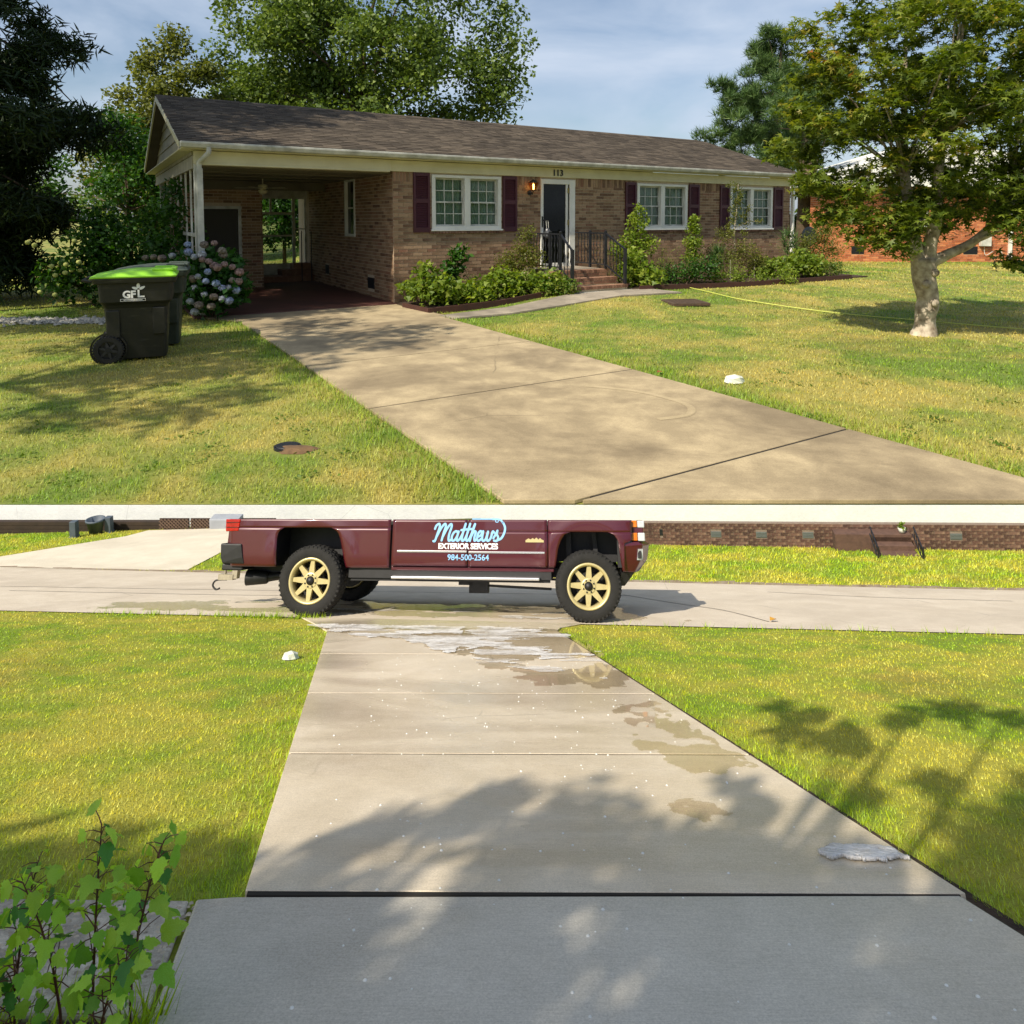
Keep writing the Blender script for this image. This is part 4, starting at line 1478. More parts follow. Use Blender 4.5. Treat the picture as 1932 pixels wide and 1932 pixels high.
edging('dark brown edging board along the bed by the walk', [(-.12, -.75), (-.04, -1.78), (1.5, -1.72), (3.05, -1.55)])
edging('dark brown edging board along the bed by the lawn', [(4.75, -2.12), (6.1, -2.4), (7.5, -2.62), (9.4, -2.68), (11.5, -2.7)])
wd = [('low sprawling ivy-leaved weeds at the carport corner of the bed', .25, -1.0, [(0, 0, .3, .32), (-.05, .2, .6, .25), (.25, .1, .35, .3), (-.3, .2, .3, .2)], 520, .085, L_BRIGHT, IVY),
      ('bright ivy-leaved weeds in front of the crawl-space vent', .95, -1.2, [(0, 0, .22, .3), (.3, 0, .2, .28), (-.3, -.1, .2, .25)], 560, .08, L_BRIGHT, IVY),
      ('dark green shrub growing beside the vent', 1.1, -.45, [(0, 0, .55, .22), (.12, 0, .85, .2), (-.1, 0, .4, .22)], 330, .12, L_SHRUB, (LEAF_V, LEAF_F)),
      ('bright ivy-leaved weeds under the first window', 1.75, -1.1, [(0, 0, .25, .32), (.3, .1, .25, .3), (-.25, -.1, .2, .28), (.1, .2, .45, .2)], 620, .08, L_BRIGHT, IVY),
      ('bushy olive weed left of the porch railing', 2.65, -.6, [(0, 0, .4, .35), (.1, 0, .8, .28), (-.2, 0, .55, .3), (.25, -.1, .6, .3), (.15, 0, 1.1, .2)], 2600, .045, L_OLIVE, (LEAF_V, LEAF_F)),
      ('green weeds in front of the porch railing', 2.6, -1.25, [(0, 0, .2, .3), (.3, -.05, .25, .28), (-.35, 0, .22, .28)], 700, .07, L_BRIGHT, IVY),
      ('grassy weeds spilling beside the lowest step', 3.0, -1.75, [(0, 0, .15, .22), (.12, -.05, .12, .2), (-.3, 0, .12, .2)], 900, .06, L_WEED, (LEAF_V, LEAF_F)),
      ('broad-leaved weeds right of the steps', 4.95, -1.55, [(0, 0, .3, .3), (.25, 0, .3, .3), (.1, 0, .6, .22), (.4, -.2, .2, .3)], 620, .085, L_BRIGHT, IVY),
      ('tall upright leafy shrub beside the middle window', 5.5, -.95, [(0, 0, .5, .3), (.1, 0, .9, .3), (.15, 0, 1.25, .24), (.18, 0, 1.5, .14), (-.2, 0, .7, .25), (.35, 0, .8, .25)], 1500, .075, L_BRIGHT, (LEAF_V, LEAF_F)),
      ('low dark green weeds between the two upright shrubs', 6.4, -1.5, [(0, 0, .2, .3), (.4, 0, .28, .3), (-.3, 0, .2, .28), (.7, 0, .35, .28)], 1400, .06, L_SHRUB, (LEAF_V, LEAF_F)),
      ('slim upright leafy shrub under the right edge of the middle window', 7.5, -1.0, [(0, 0, .5, .22), (.02, 0, .8, .22), (.03, 0, 1.1, .18), (.03, 0, 1.3, .12)], 900, .07, L_BRIGHT, (LEAF_V, LEAF_F)),
      ('feathery olive weeds at the foot of the thin sapling', 8.6, -1.2, [(0, 0, .4, .35), (.3, 0, .6, .35), (-.3, 0, .55, .3), (.6, 0, .4, .3), (-.1, 0, .95, .25)], 2300, .045, L_OLIVE, (LEAF_V, LEAF_F)),
      ('mat of bright green ground weeds along the edging', 7.9, -2.1, [(0, 0, .14, .25), (.5, 0, .14, .25), (-.5, 0, .14, .25), (-1, .1, .14, .25), (1, 0, .14, .25)], 1300, .055, L_BRIGHT, (LEAF_V, LEAF_F)),
      ('bright round-leaved weeds under the far window', 9.9, -1.7, [(0, 0, .25, .3), (.4, 0, .3, .3), (.8, 0, .28, .3), (-.4, 0, .25, .28), (.6, .2, .45, .25)], 1500, .07, L_BRIGHT, IVY),
      ('low weeds at the far corner of the bed', 11.2, -1.9, [(0, 0, .15, .25), (.4, 0, .2, .25), (-.4, 0, .2, .25)], 800, .06, L_WEED, (LEAF_V, LEAF_F)),
      ('tall wispy olive bush at the house corner', 11.9, -1.3, [(0, 0, .4, .35), (.1, 0, .8, .35), (.3, 0, 1.0, .3), (-.2, 0, .7, .3), (.45, 0, .6, .3)], 2500, .05, L_OLIVE, (LEAF_V, LEAF_F))]
for i, (lb, u, v, bl, n_, sz, mt, tm) in enumerate(wd):
    bush('weed_plant', lb, *hz(u, v), [(a * 1.15, b, c * 1.18, d * 1.2) for a, b, c, d in bl], int(n_ * 1.6), sz, mt, tm, group='weeds and shrubs in the front beds', seed=i, stems=6, cat='plant')
# wispy upright weeds that loosen the outline of the beds
SLIM_V = [(-.07, 0, 0), (.07, 0, 0), (.05, .55, .04), (0, 1, -.06)]
SLIM_F = [(0, 1, 2), (0, 2, 3)]
for i, (lb, u, v, h_, sp_r, mt) in enumerate((('wispy tall weed just right of the porch steps', 5.05, -.9, 1.05, .22, L_OLIVE), ('loose yellowish weed in front of the middle window', 6.15, -1.3, .85, .3, L_BRIGHT), ('wispy yellowish weed left of the slim shrub', 6.9, -1.4, .8, .3, L_WEED),
                                      ('loose green weed right of the slim shrub', 8.0, -1.6, .7, .3, L_BRIGHT), ('wispy olive weed left of the bright round-leaved weeds', 9.2, -1.5, .95, .3, L_OLIVE), ('tall yellowish weed in front of the corner downspout', 10.5, -1.6, .95, .3, L_WEED), ('loose dry weed at the end of the edging board', 11.4, -2.0, .6, .3, L_WEED), ('wispy weed between the vent and the first window', 1.5, -.7, .6, .25, L_WEED))):
    t = thing('weed_plant', lb, 'plant', top(*hz(u, v)), 'weeds and shrubs in the front beds')
    m = MB()
    pts_ = []
    for k in range(16):
        b0 = Vector((RNG.normal() * sp_r * .5, RNG.normal() * .15, -.02))
        tip = b0 + Vector((RNG.normal() * sp_r * .6, RNG.normal() * .15, h_ * RNG.uniform(.6, 1.1)))
        m.tube([b0, b0.lerp(tip, .5) + Vector((RNG.normal() * .03, 0, .03)), tip], [.006, .004, .002], 4, False)
        for q in range(34):
            f_ = RNG.uniform(.25, 1.02)
            pts_.append(tuple(b0.lerp(tip, f_) + Vector((RNG.normal() * .035, RNG.normal() * .035, RNG.normal() * .02))))
    leaves('foliage', mt, t, np.array(pts_), .065, (SLIM_V, SLIM_F), .1)
    obj('stem', m, M_BARK, t)
# thin sapling in front of the last window
sp = thing('sapling', 'thin feathery sapling in front of the far window', 'tree', top(*hz(8.9, -1.1)), None)
obj('stem', MB().tube(smooth_line([(0, 0, -.03), (.03, 0, .6), (0, 0, 1.2), (.05, 0, 1.8), (.08, 0, 2.45)], 4), [.016] * 9 + [.012] * 4 + [.007] * 4, 6).tube([(.04, 0, 1.3), (.4, 0, 1.5), (.7, 0, 1.45)], [.007, .005, .003], 5), M_BARK_PALE, sp)
cl = np.array([(.02 + RNG.normal() * (.16 if z < 1.9 else .08), RNG.normal() * .1, z) for z in np.linspace(1.15, 2.45, 46)] + [(.2, 0, 1.42), (.4, 0, 1.5), (.55, 0, 1.48), (.68, 0, 1.45)])
leaves('crown', L_OLIVE, sp, blob_points(cl, np.full(len(cl), .12), 1500, .8, .8), .045, (LEAF_V, LEAF_F), .2)
# needle seedlings
for lb, (u, v), hh in (('young pine seedling by the corner downspout', (11.0, -1.2), 1.15), ('young pine seedling beside the feathery sapling', (8.1, -1.2), .75)):
    t = thing('pine_seedling', lb, 'tree', top(*hz(u, v)), 'pine seedlings in the bed')
    cp = np.array([(RNG.normal() * .06, RNG.normal() * .05, z) for z in np.linspace(.3, hh, 26)] + [(.15, 0, hh * .9), (-.14, 0, hh * .7), (.18, 0, hh * .6)])
    dn = RNG.normal(size=(len(cp), 3)) * .5 + np.array([.1, 0, 1.2])
    V, F = scatter(NEEDLE_V, NEEDLE_F, cp, .3 * RNG.uniform(.7, 1.2, len(cp)), rot_from(dn, RNG.uniform(0, 6.28, len(cp))))
    obj('crown', np_mesh('crown', V, F), L_PINE, t)
    obj('stem', MB().tube([(0, 0, -.03), (0, 0, hh)], [.015, .006], 6), M_BARK, t)
for lb, u in (('short white stake left of the sapling in the bed', 8.25), ('short white stake right of the sapling in the bed', 9.15)):
    tag(obj('garden_stake', MB().prism([(-.011, 0), (.011, 0), (.011, .5), (0, .53), (-.011, .5)], -.01, .01, 'xz'), M_SIDING, None, top(*hz(u, -1.55))), lb, 'stake', 'white stakes in the bed')

# ------------------------------------------------------------------ bins
def rrect(x0, x1, y0, y1, z, r=.05, k=4):
    out = []
    for cx, cy, a0 in ((x1 - r, y1 - r, 0), (x0 + r, y1 - r, 90), (x0 + r, y0 + r, 180), (x1 - r, y0 + r, 270)):
        for i in range(k + 1):
            a = R(a0 + 90 * i / k)
            out.append((cx + r * math.cos(a), cy + r * math.sin(a), z))
    return out


def bin_scuff(name, base):
    n = NT(name)
    v = n.coord((1, 1, 6))
    f = n.rng(n.noise(3.2, 5, .7, v), .58, .74, 0, .5)
    col = n.mixc(f, lin(base), lin('#5a584e'))
    return n.done(n.pbr(col, n.rng(n.noise(20, 3), .3, .7, .42, .62), n.bump(n.noise(160, 2), .08, .005)))


def make_bin(label, m4, body_mat, lid_mat, logo):
    t = thing('wheelie_bin', label, 'bin', m4, 'wheeled bins on the lawn')
    m = MB()
    secs = [rrect(-.29, .33, -.25, .25, .03, .05), rrect(-.33, .365, -.29, .29, .66, .05), rrect(-.345, .375, -.305, .305, .7, .05),
            rrect(-.375, .41, -.335, .335, .74, .06), rrect(-.385, .425, -.345, .345, .98, .06)]
    m.loft(secs)
    body = obj('body', m, body_mat, t, smooth=False, bevel=.008)
    obj('rim', MB().loft([rrect(-.43, .46, -.375, .375, .965, .05), rrect(-.44, .47, -.385, .385, 1.03, .05)]), body_mat, t, bevel=.008)
    obj('grip_panel', MB().box(-.31, -.16, -.305, -.27, .3, .64), body_mat, t, bevel=.012)
    obj('grip_panel', MB().box(.19, .33, -.308, -.27, .32, .66), body_mat, t, bevel=.012)
    lid = MB()
    lid.loft([rrect(-.46, .47, -.385, .385, 1.031, .05), rrect(-.46, .48, -.39, .39, 1.05, .05), rrect(-.3, .45, -.33, .33, 1.085, .08), rrect(-.05, .42, -.28, .28, 1.115, .08)])
    lo = obj('lid', lid, lid_mat, t, bevel=.01)
    obj('lid_handle', MB().box(.2, .44, -.3, -.22, 1.1, 1.135).box(.2, .44, .22, .3, 1.1, 1.135).box(.4, .47, -.22, .22, 1.09, 1.13), lid_mat, lo, bevel=.012)
    obj('handle', MB().tube([(-.44, -.3, .99), (-.53, -.3, 1.01), (-.53, .3, 1.01), (-.44, .3, .99)], .018, 8), body_mat, t)
    for s in (-1, 1):
        y = s * .29
        w = obj('wheel', MB().lathe([(.105, -.04), (.155, -.04), (.165, -.025), (.165, .025), (.155, .04), (.105, .04)], 28, 'y', closed=True), M_BLACK_IRON, t, Matrix.Translation((-.29, y * 1.06, .165)), smooth=False)
        obj('hub', MB().lathe([(0, -.035), (.03, -.035), (.03, .035), (0, .035)], 12, 'y').lathe([(.0, -.005), (.11, -.005), (.11, .005), (0, .005)], 20, 'y'), M_BLACK_IRON, w)
        for k in range(6):
            obj('spoke', MB().add([(.025, -.03, -.018), (.11, -.024, -.01), (.11, -.024, .01), (.025, -.03, .018), (.025, .02, -.018), (.11, .02, -.01), (.11, .02, .01), (.025, .02, .018)],
                                  [(0, 1, 2, 3), (4, 7, 6, 5), (0, 4, 5, 1), (3, 2, 6, 7), (0, 3, 7, 4), (1, 5, 6, 2)]), plain('wheel_grey', '#3a3a3c', '#2c2c2e', 8, .5) if k == 0 and s == -1 else bpy.data.materials.get('wheel_grey') or M_BLACK_IRON, w, Matrix.Rotation(k * math.pi / 3 + .3, 4, 'Y'))
        tr = MB()
        for k in range(30):
            a = k * 2 * math.pi / 30
            tr.box(.158, .172, -.038, .038, -.009, .009)
            for i in range(len(tr.v) - 8, len(tr.v)):
                x, yy, z = tr.v[i]
                tr.v[i] = (x * math.cos(a) - z * math.sin(a), yy, x * math.sin(a) + z * math.cos(a))
        o = obj('tread', tr, M_BLACK_IRON, w)
    obj('wheel_arch', MB().lathe([(.18, -.02), (.2, -.02), (.2, .02), (.18, .02)], 28, 'y', (-.29, -.275, .165), True), body_mat, t)
    if logo:
        yy = -.347
        rx = Matrix.Rotation(math.pi / 2, 4, 'X')
        me = text_mesh('GF', .12, .005, .95)
        lgm = Matrix.Translation((-.05, yy, .79)) @ rx
        lg = obj('logo', me, M_LOGO, t, lgm)
        lg['label'] = 'white letters GFL with a three-leaf sprout over a small lettered bar'
        q = MB()
        q.add([(.04, yy, .79), (.115, yy, .79), (.115, yy, .81), (.062, yy, .81), (.062, yy, .885), (.04, yy, .885)], [(0, 1, 2, 3, 4, 5)])

        def leaf2(cx, cz, ang, l, w):
            ring = []
            for i in range(14):
                a = 2 * math.pi * i / 14
                px, pz = l * math.cos(a), w * math.sin(a) * (1 - .25 * math.cos(a))
                ring.append((cx + px * math.cos(ang) - pz * math.sin(ang), yy - .0006, cz + px * math.sin(ang) + pz * math.cos(ang)))
            q.add(ring, [tuple(range(14))])
        leaf2(.05, .935, R(90), .034, .019)
        leaf2(.012, .905, R(160), .032, .016)
        leaf2(.092, .907, R(28), .035, .016)
        obj('sprout', q, M_LOGO, lg, lgm.inverted(), fix=False)
        fr = MB()
        for (x0, x1, z0, z1) in ((-.145, .125, .774, .778), (-.145, .125, .748, .752), (-.145, -.141, .752, .774), (.121, .125, .752, .774)):
            fr.add([(x0, yy, z0), (x1, yy, z0), (x1, yy, z1), (x0, yy, z1)], [(0, 1, 2, 3)])
        obj('logo_bar', fr, M_LOGO, lg, lgm.inverted(), fix=False)
        obj('small_lettering', text_mesh('environmental', .03, .0008, 1.16), M_LOGO, lg, lgm.inverted() @ Matrix.Translation((-.01, yy, .757)) @ rx)
    return t


M_LOGO = plain('white_print', '#f4f4f0', rough=.5)
M_BIN = bin_scuff('black_bin_plastic', '#1b1c16')
M_BIN2 = bin_scuff('green_bin_plastic', '#2c352c')
M_LIME = plain('lime_plastic', '#9fe03c', '#93d433', 3, .4)
M_GREYLID = plain('grey_green_plastic', '#4a544a', '#3e483f', 3, .5)
make_bin('black wheelie bin with lime green lid and white lettering', top(-4.72, 8.62, 0, R(24)), M_BIN, M_LIME, True)
make_bin('dark green wheelie bin with grey lid behind the black one', top(-4.98, 9.5, 0, R(22)), M_BIN2, M_GREYLID, False)

# ------------------------------------------------------------------ small things on the upper lawn
M_HOSE = plain('yellow_hose', '#c3cb62', '#b3bb55', 10, .5)
hp_ = [(3.79, 15.64), (4.15, 14.5), (4.6, 13.55), (5.75, 12.45), (6.9, 11.5), (7.95, 10.6), (9.0, 9.8)]
hpz = [(x, y, float(rise(np.array([x]), np.array([y]))[0]) + .035) for x, y in hp_]
tag(obj('garden_hose', MB().tube(smooth_line(hpz, 10), .0095, 6), M_HOSE, None, M_TOP, smooth=True), 'thin yellow-green hose stretched across the front lawn', 'hose')
gr = thing('yard_grate', 'rusty square grate lying flat in the lawn', 'grate', top(3.3, 13.1, float(rise(np.array([3.3]), np.array([13.1]))[0]), R(8)))
M_RUST = plain('rusty_iron', '#5a4838', '#3c3028', 20, .9, .5)
obj('frame', MB().box(-.36, .36, -.36, -.3, .0, .045).box(-.36, .36, .3, .36, .0, .045).box(-.36, -.3, -.3, .3, .0, .045).box(.3, .36, -.3, .3, .0, .045), M_RUST, gr)
for k in range(9):
    obj('bar', MB().box(-.3, .3, -.28 + k * .065, -.24 + k * .065, .004, .038), M_RUST, gr)
rk = MB()
for i in range(7):
    pass
ico = [(0, 0, .09)] + [(.1 * math.cos(a), .075 * math.sin(a), .06 + .01 * math.sin(3 * a)) for a in np.linspace(0, 6.283, 9)[:-1]] + [(.12 * math.cos(a + .3), .09 * math.sin(a + .3), .01) for a in np.linspace(0, 6.283, 9)[:-1]]
fc = [(0, 1 + i, 1 + (i + 1) % 8) for i in range(8)] + [(1 + i, 9 + i, 9 + (i + 1) % 8, 1 + (i + 1) % 8) for i in range(8)]
M_PALEROCK = plain('pale_stone', '#d9d6c4', '#b8c4b4', 14, .8, .5, 30)
tag(obj('stone', MB().add(ico, fc), M_PALEROCK, None, top(2.37, 7.25, .0, .4)), 'pale whitish stone on the lawn right of the upper driveway', 'stone')
lid = thing('utility_lid', 'round black utility cover in a bare patch of the lawn', 'cover', top(-1.71, 5.15, .0))
obj('cover', MB().lathe([(0, .026), (.078, .026), (.085, .02), (.085, .0)], 24), M_BLACK_IRON, lid)
obj('ring', MB().lathe([(.088, .0), (.1, .0), (.1, .018), (.088, .018)], 24, closed=True), M_BLACK_IRON, lid)
dirt = MB()
rg = [(.15 * math.cos(a) * (1 + .3 * math.sin(3 * a)), .11 * math.sin(a) * (1 + .25 * math.cos(2 * a)), 0) for a in np.linspace(0, 6.283, 19)[:-1]]
dirt.add([(0, 0, .03)] + [(x * .6, y * .6, .024) for x, y, z in rg] + [(x, y, .0) for x, y, z in rg], [(0, 1 + i, 1 + (i + 1) % 18) for i in range(18)] + [(1 + i, 19 + i, 19 + (i + 1) % 18, 1 + (i + 1) % 18) for i in range(18)])
o = obj('bare_soil', dirt, plain('dry_soil', '#54412d', '#73593d', 14, .95, .6, 60), None, top(-1.63, 5.09, .002), smooth=True)
o['kind'] = 'structure'
o['label'] = 'bare brown soil around the utility cover'
# gravel strip at the far left
gp = np.stack([RNG.uniform(-10.8, -6.6, 1500), 11.55 + RNG.normal(size=1500) * .16, RNG.uniform(0, .03, 1500)], 1)
gp[:, 1] += (gp[:, 0] + 8.7) * .02
V, F = scatter([(-.5, -.4, 0), (.5, -.5, 0), (.4, .5, 0), (-.45, .45, 0), (0, 0, .6)], [(0, 1, 4), (1, 2, 4), (2, 3, 4), (3, 0, 4)], gp, RNG.uniform(.03, .08, 1500), rot_from(RNG.normal(size=(1500, 3)) * .2 + np.array([0, 0, 1]), RNG.uniform(0, 6, 1500)))
gv = obj('gravel', np_mesh('gravel', V, F), plain('gravel_stone', '#8d8a80', '#b3b0a4', 9, .9, rand=.3), None, M_TOP)
tag(gv, 'strip of pale gravel at the left edge of the lawn', 'gravel', kind='stuff')
# shopping bag hanging on the door handle
bag = thing('bag', 'dark shiny bag hanging from the front door handle', 'bag', M_HOUSE @ Matrix.Translation((3.72, -.13, 1.42)))
obj('pouch', MB().lathe([(.0, -.13), (.05, -.125), (.075, -.06), (.07, .03), (.05, .09), (.03, .11)], 12), plain('shiny_black', '#191a1d', '#6a6d72', 9, .25), bag, smooth=True)
obj('strap', MB().tube([(-.02, 0, .1), (-.03, .02, .28), (.03, .02, .28), (.03, 0, .1)], .006, 5), M_WHITE_OLD, bag)
# dry leaf by the driveway edge
tag(obj('fallen_leaf', MB().add([(0, 0, .02), (.04, .03, .035), (.09, 0, .02), (.04, -.03, .03)], [(0, 1, 2), (0, 2, 3)]), plain('dry_leaf', '#8a4a28', rough=.8), None, top(1.62, 7.63, .005, .5)), 'small reddish fallen leaf by the edge of the upper driveway', 'leaf')

# ------------------------------------------------------------------ grass of the upper lawn
def blades(name, pts, zs, lush, h, w, mat, matrix, up_local=(0, 0, 1)):
    N = len(pts)
    a = RNG.uniform(0, 6.283, N)
    d = np.stack([np.cos(a), np.sin(a), np.zeros(N)], 1)
    sd = np.stack([-np.sin(a), np.cos(a), np.zeros(N)], 1)
    h = np.broadcast_to(h, (N,)) * RNG.uniform(.55, 1.25, N)
    w = np.broadcast_to(w, (N,)) * RNG.uniform(.7, 1.3, N)
    base = np.stack([pts[:, 0], pts[:, 1], zs - .004], 1)
    ln = RNG.uniform(.15, 1.0, N)
    tip = base + d * (h * ln)[:, None] + np.array(up_local) * (h * (1 - .35 * ln))[:, None]
    b0, b1 = base - sd * w[:, None] / 2, base + sd * w[:, None] / 2
    V = np.stack([b0, b1, tip], 1).reshape(-1, 3)
    F = np.arange(3 * N).reshape(N, 3)
    me = np_mesh(name, V, F)
    at = me.attributes.new('lush', 'FLOAT', 'POINT')
    at.data.foreach_set('value', np.repeat(lush, 3).astype(np.float32))
    o = obj(name, me, mat, None, matrix)
    return o


def polar(n, r0, r1, a0, a1, power=1.0):
    r = np.exp(RNG.uniform(math.log(r0), math.log(r1), n)) if power == 1 else RNG.uniform(r0, r1, n)
    a = RNG.uniform(a0, a1, n)
    return np.stack([r * np.sin(a), r * np.cos(a)], 1)


P = polar(330000, 3.9, 34, R(-44), R(46))
drvpoly = [drv(-.1, 0), drv(-.1, DW), drv(14, DW), drv(14, 0)]
hpoly = [house_xy(-3.8, -.35), house_xy(12.65, -.05), house_xy(12.65, 7.4), house_xy(-3.8, 7.4)]
appoly = ap
bed1 = [house_xy(-.1, 0), house_xy(3.1, 0), house_xy(3.1, -1.6), house_xy(-.1, -1.75)]
bed2 = [house_xy(3.1, 0), house_xy(12.6, 0), house_xy(12.4, -2.62), house_xy(7.4, -2.58), house_xy(4.7, -2.08), house_xy(3.1, -1.9)]
keep = P[:, 1] > A_EDGE + .02
for pl in (drvpoly, hpoly, appoly, bed1, bed2, pth_in + pth_out[::-1]):
    keep &= ~pip(P[:, 0], P[:, 1], pl)
keep &= np.hypot((P[:, 0] + 1.64) / .19, (P[:, 1] - 5.08) / .15) > 1
keep &= ~((np.abs(P[:, 1] - 11.55) < .3) & (P[:, 0] > -10.8) & (P[:, 0] < -6.6))
keep &= ~(pip(P[:, 0], P[:, 1], [(2.95, 12.7), (3.7, 12.8), (3.6, 13.5), (2.9, 13.4)]))
P = P[keep]
dist = np.hypot(P[:, 0], P[:, 1])
ed = edge_dist(P[:, 0], P[:, 1], [(drv(-.1, 0), drv(14, 0)), (drv(-.1, DW), drv(14, DW))])
lush = np.clip(1 - ed / .6, 0, 1)
hh = (.038 + .045 * lush) * (1 + np.clip(dist - 8, 0, 30) * .02)
ww = .0065 * np.maximum(1, dist / 5.5)
g = blades('grass', P, rise(P[:, 0], P[:, 1]), lush * .85, hh, ww, M_BLADE_A, M_TOP)
tag(g, 'short dry grass blades of the upper lawn', 'grass', kind='stuff')

# broad-leaved weeds and clover in the upper lawn
cw_ = polar(170, 4.4, 16, R(-36), R(40))
kw = ~pip(cw_[:, 0], cw_[:, 1], drvpoly) & ~pip(cw_[:, 0], cw_[:, 1], hpoly) & ~pip(cw_[:, 0], cw_[:, 1], appoly) & ~pip(cw_[:, 0], cw_[:, 1], bed1) & ~pip(cw_[:, 0], cw_[:, 1], bed2) & (cw_[:, 1] > A_EDGE + .2)
cw_ = cw_[kw]
pw_ = np.repeat(cw_, 26, 0) + RNG.normal(size=(len(cw_) * 26, 2)) * .07
pw_ = np.concatenate([pw_, rise(pw_[:, 0], pw_[:, 1])[:, None] + .012], 1)
wv = leaves('weeds', leafmat('clover', [(0, '#3f5a1c'), (.6, '#5c7626'), (1, '#7e8c3a')], .3), None, pw_, .03, (LEAF_V, LEAF_F), .9)
wv.matrix_world = M_TOP
tag(wv, 'low clover and weeds scattered through the upper lawn', 'weeds', kind='stuff')

# ================================================================== the lower street
M_LAWN_B = lawn_ground('watered_lawn', '#87a01c', '#bcb63e', '#b98a4a', 1.1, .35)
M_BLADE_B = lawn_blade('watered_lawn_blades', '#9dbd24', '#d2cc50', '#c99f58', 1.1, .55)
M_CONC_B = concrete('rinsed_concrete', '#d6c8b0', '#e0d3bd', '#b5a892', .45, wet=.55, rough=.5, sc=.9, rnd=.03)
M_CONC_PAD = concrete('damp_concrete', '#cfc9bc', '#dbd5c8', '#b3aea3', .4, wet=.5, rough=.36, sc=.9)
M_ROAD = concrete('pale_asphalt', '#d3c6b2', '#ded2bf', '#b9ac9a', .5, rough=.9, sc=.8)
M_AGG = concrete('pebble_concrete', '#a49c8d', '#cfc6b4', '#6f685d', .5, rough=.9, sc=6)

gx, gy = np.meshgrid(np.linspace(-40, 40, 81), np.linspace(-16, 24, 41))
V = np.stack([gx.ravel(), gy.ravel(), np.zeros(gx.size)], 1)
I = np.arange(gx.size).reshape(gx.shape)
F = np.stack([I[:-1, :-1], I[:-1, 1:], I[1:, 1:], I[1:, :-1]], -1).reshape(-1, 4)
cen = V[F].mean(1)
F = F[cen[:, 1] < 16.2 - .2107 * cen[:, 0] - .9]
low_lawn = struct('lawn', np_mesh('lawn', V, F), M_LAWN_B, M_LOW, 'bright sunny lawn either side of the rinsed driveway')


def near_edge(x):
    return 10.16 - .141 * x


def far_edge(x):
    return 15.53 - .2107 * x


m = MB()
xs_ = np.linspace(-30, 26, 29)
m.add([(x, near_edge(x), .012) for x in xs_] + [(x, far_edge(x) + .02, .012) for x in xs_], [(i, i + 1, 30 + i, 29 + i) for i in range(28)])
road = struct('road', m, M_ROAD, M_LOW, 'pale sunlit asphalt street the truck stands on')
# tar seams and cracks, shallow strips on the road
M_TAR = plain('tar_seam', '#6d665f', '#847c73', 5, .8)
m = MB()
for pts in ([(1.9, 13.0), (2.6, 11.9), (3.1, 11.2), (3.4, 10.2)], [(-9, 13.6), (-5, 13.0), (-3.6, 12.9)], [(4.5, 13.4), (6, 12.7), (8, 12.2)], [(-12, 14.6), (-6, 13.8), (-2, 13.4), (2, 12.9)]):
    ln = smooth_line(pts, 8)
    for a, b in zip(ln[:-1], ln[1:]):
        d = (b - a).normalized()
        n_ = Vector((-d.y, d.x, 0)) * .012
        m.add([(a - n_).to_tuple()[:2] + (.016,), (b - n_).to_tuple()[:2] + (.016,), (b + n_).to_tuple()[:2] + (.016,), (a + n_).to_tuple()[:2] + (.016,)], [(0, 1, 2, 3)])
o = obj('crack', m, M_TAR, road)

dr2 = thing('driveway', 'freshly rinsed pale concrete driveway running down to the street', 'driveway', M_LOW)
dr2['kind'] = 'structure'
del dr2['category']


def dl(y):
    return -2.25 + (9.42 - y) * .197


def drr(y):
    return .54 + (9.42 - y) * .213


obj('joint_bed', MB().prism([(dl(3.47) + .02, 3.43), (drr(3.47) - .02, 3.43), (drr(9.4) - .02, 9.4), (dl(9.4) + .02, 9.4)], .002, .0315), M_DARK, dr2)
ycut = [9.42, 8.03, 6.48, 5.05, 3.438]
for a, b in zip(ycut[:-1], ycut[1:]):
    y1, y0 = a - .011, b + .011
    k = .012
    obj('slab', MB().prism([(dl(y0), y0 + k), (drr(y0), y0 - k), (drr(y1), y1 - k), (dl(y1), y1 + k)], .003, .035), M_CONC_B, dr2, bevel=.0025)
obj('slab', MB().prism([(dl(9.42), 9.43), (drr(9.42), 9.43), (.62, 9.75), (.9, 10.04), (-2.9, 10.56), (-2.5, 9.9)], .003, .02), M_CONC_B, dr2, bevel=.006)
obj('slab', MB().prism([(-1.25, 3.41), (-1.1, 3.43), (1.79, 3.44), (2.1, 2.2), (2.6, 0), (2.6, -9), (-1.0, -9), (-1.0, 1.5), (-1.1, 2.75)], .0, .03), M_CONC_PAD, dr2, bevel=.012)
wk = thing('path', 'pebbled concrete walk beside the saplings', 'path', M_LOW)
wk['kind'] = 'structure'
del wk['category']
obj('slab', MB().prism([(-1.275, 3.41), (-6, 3.5), (-6, 2.76), (-1.12, 2.76)], .0, .026), M_AGG, wk, bevel=.01)
pb = np.stack([RNG.uniform(-2.4, -1.2, 900), RNG.uniform(2.8, 3.4, 900), np.full(900, .025)], 1)
V, F = scatter([(-.5, -.3, 0), (.5, -.35, 0), (.45, .4, 0), (-.4, .35, 0), (0, 0, .28)], [(0, 1, 4), (1, 2, 4), (2, 3, 4), (3, 0, 4)], pb, RNG.uniform(.012, .026, 900), rot_from(np.tile([0, 0, 1.], (900, 1)), RNG.uniform(0, 6, 900)))
o = obj('pebbles', np_mesh('pebbles', V, F), plain('pebble', '#b5a890', '#8f8474', 30, .7, rand=.35), wk)
o['kind'] = 'stuff'
struct('soil_bed', MB().prism([(-6, 2.74), (-1.13, 2.74), (-1.02, 1.5), (-1.02, -3), (-6, -3)], .0, .02), M_SOIL, M_LOW, 'dark soil bed the saplings grow in')


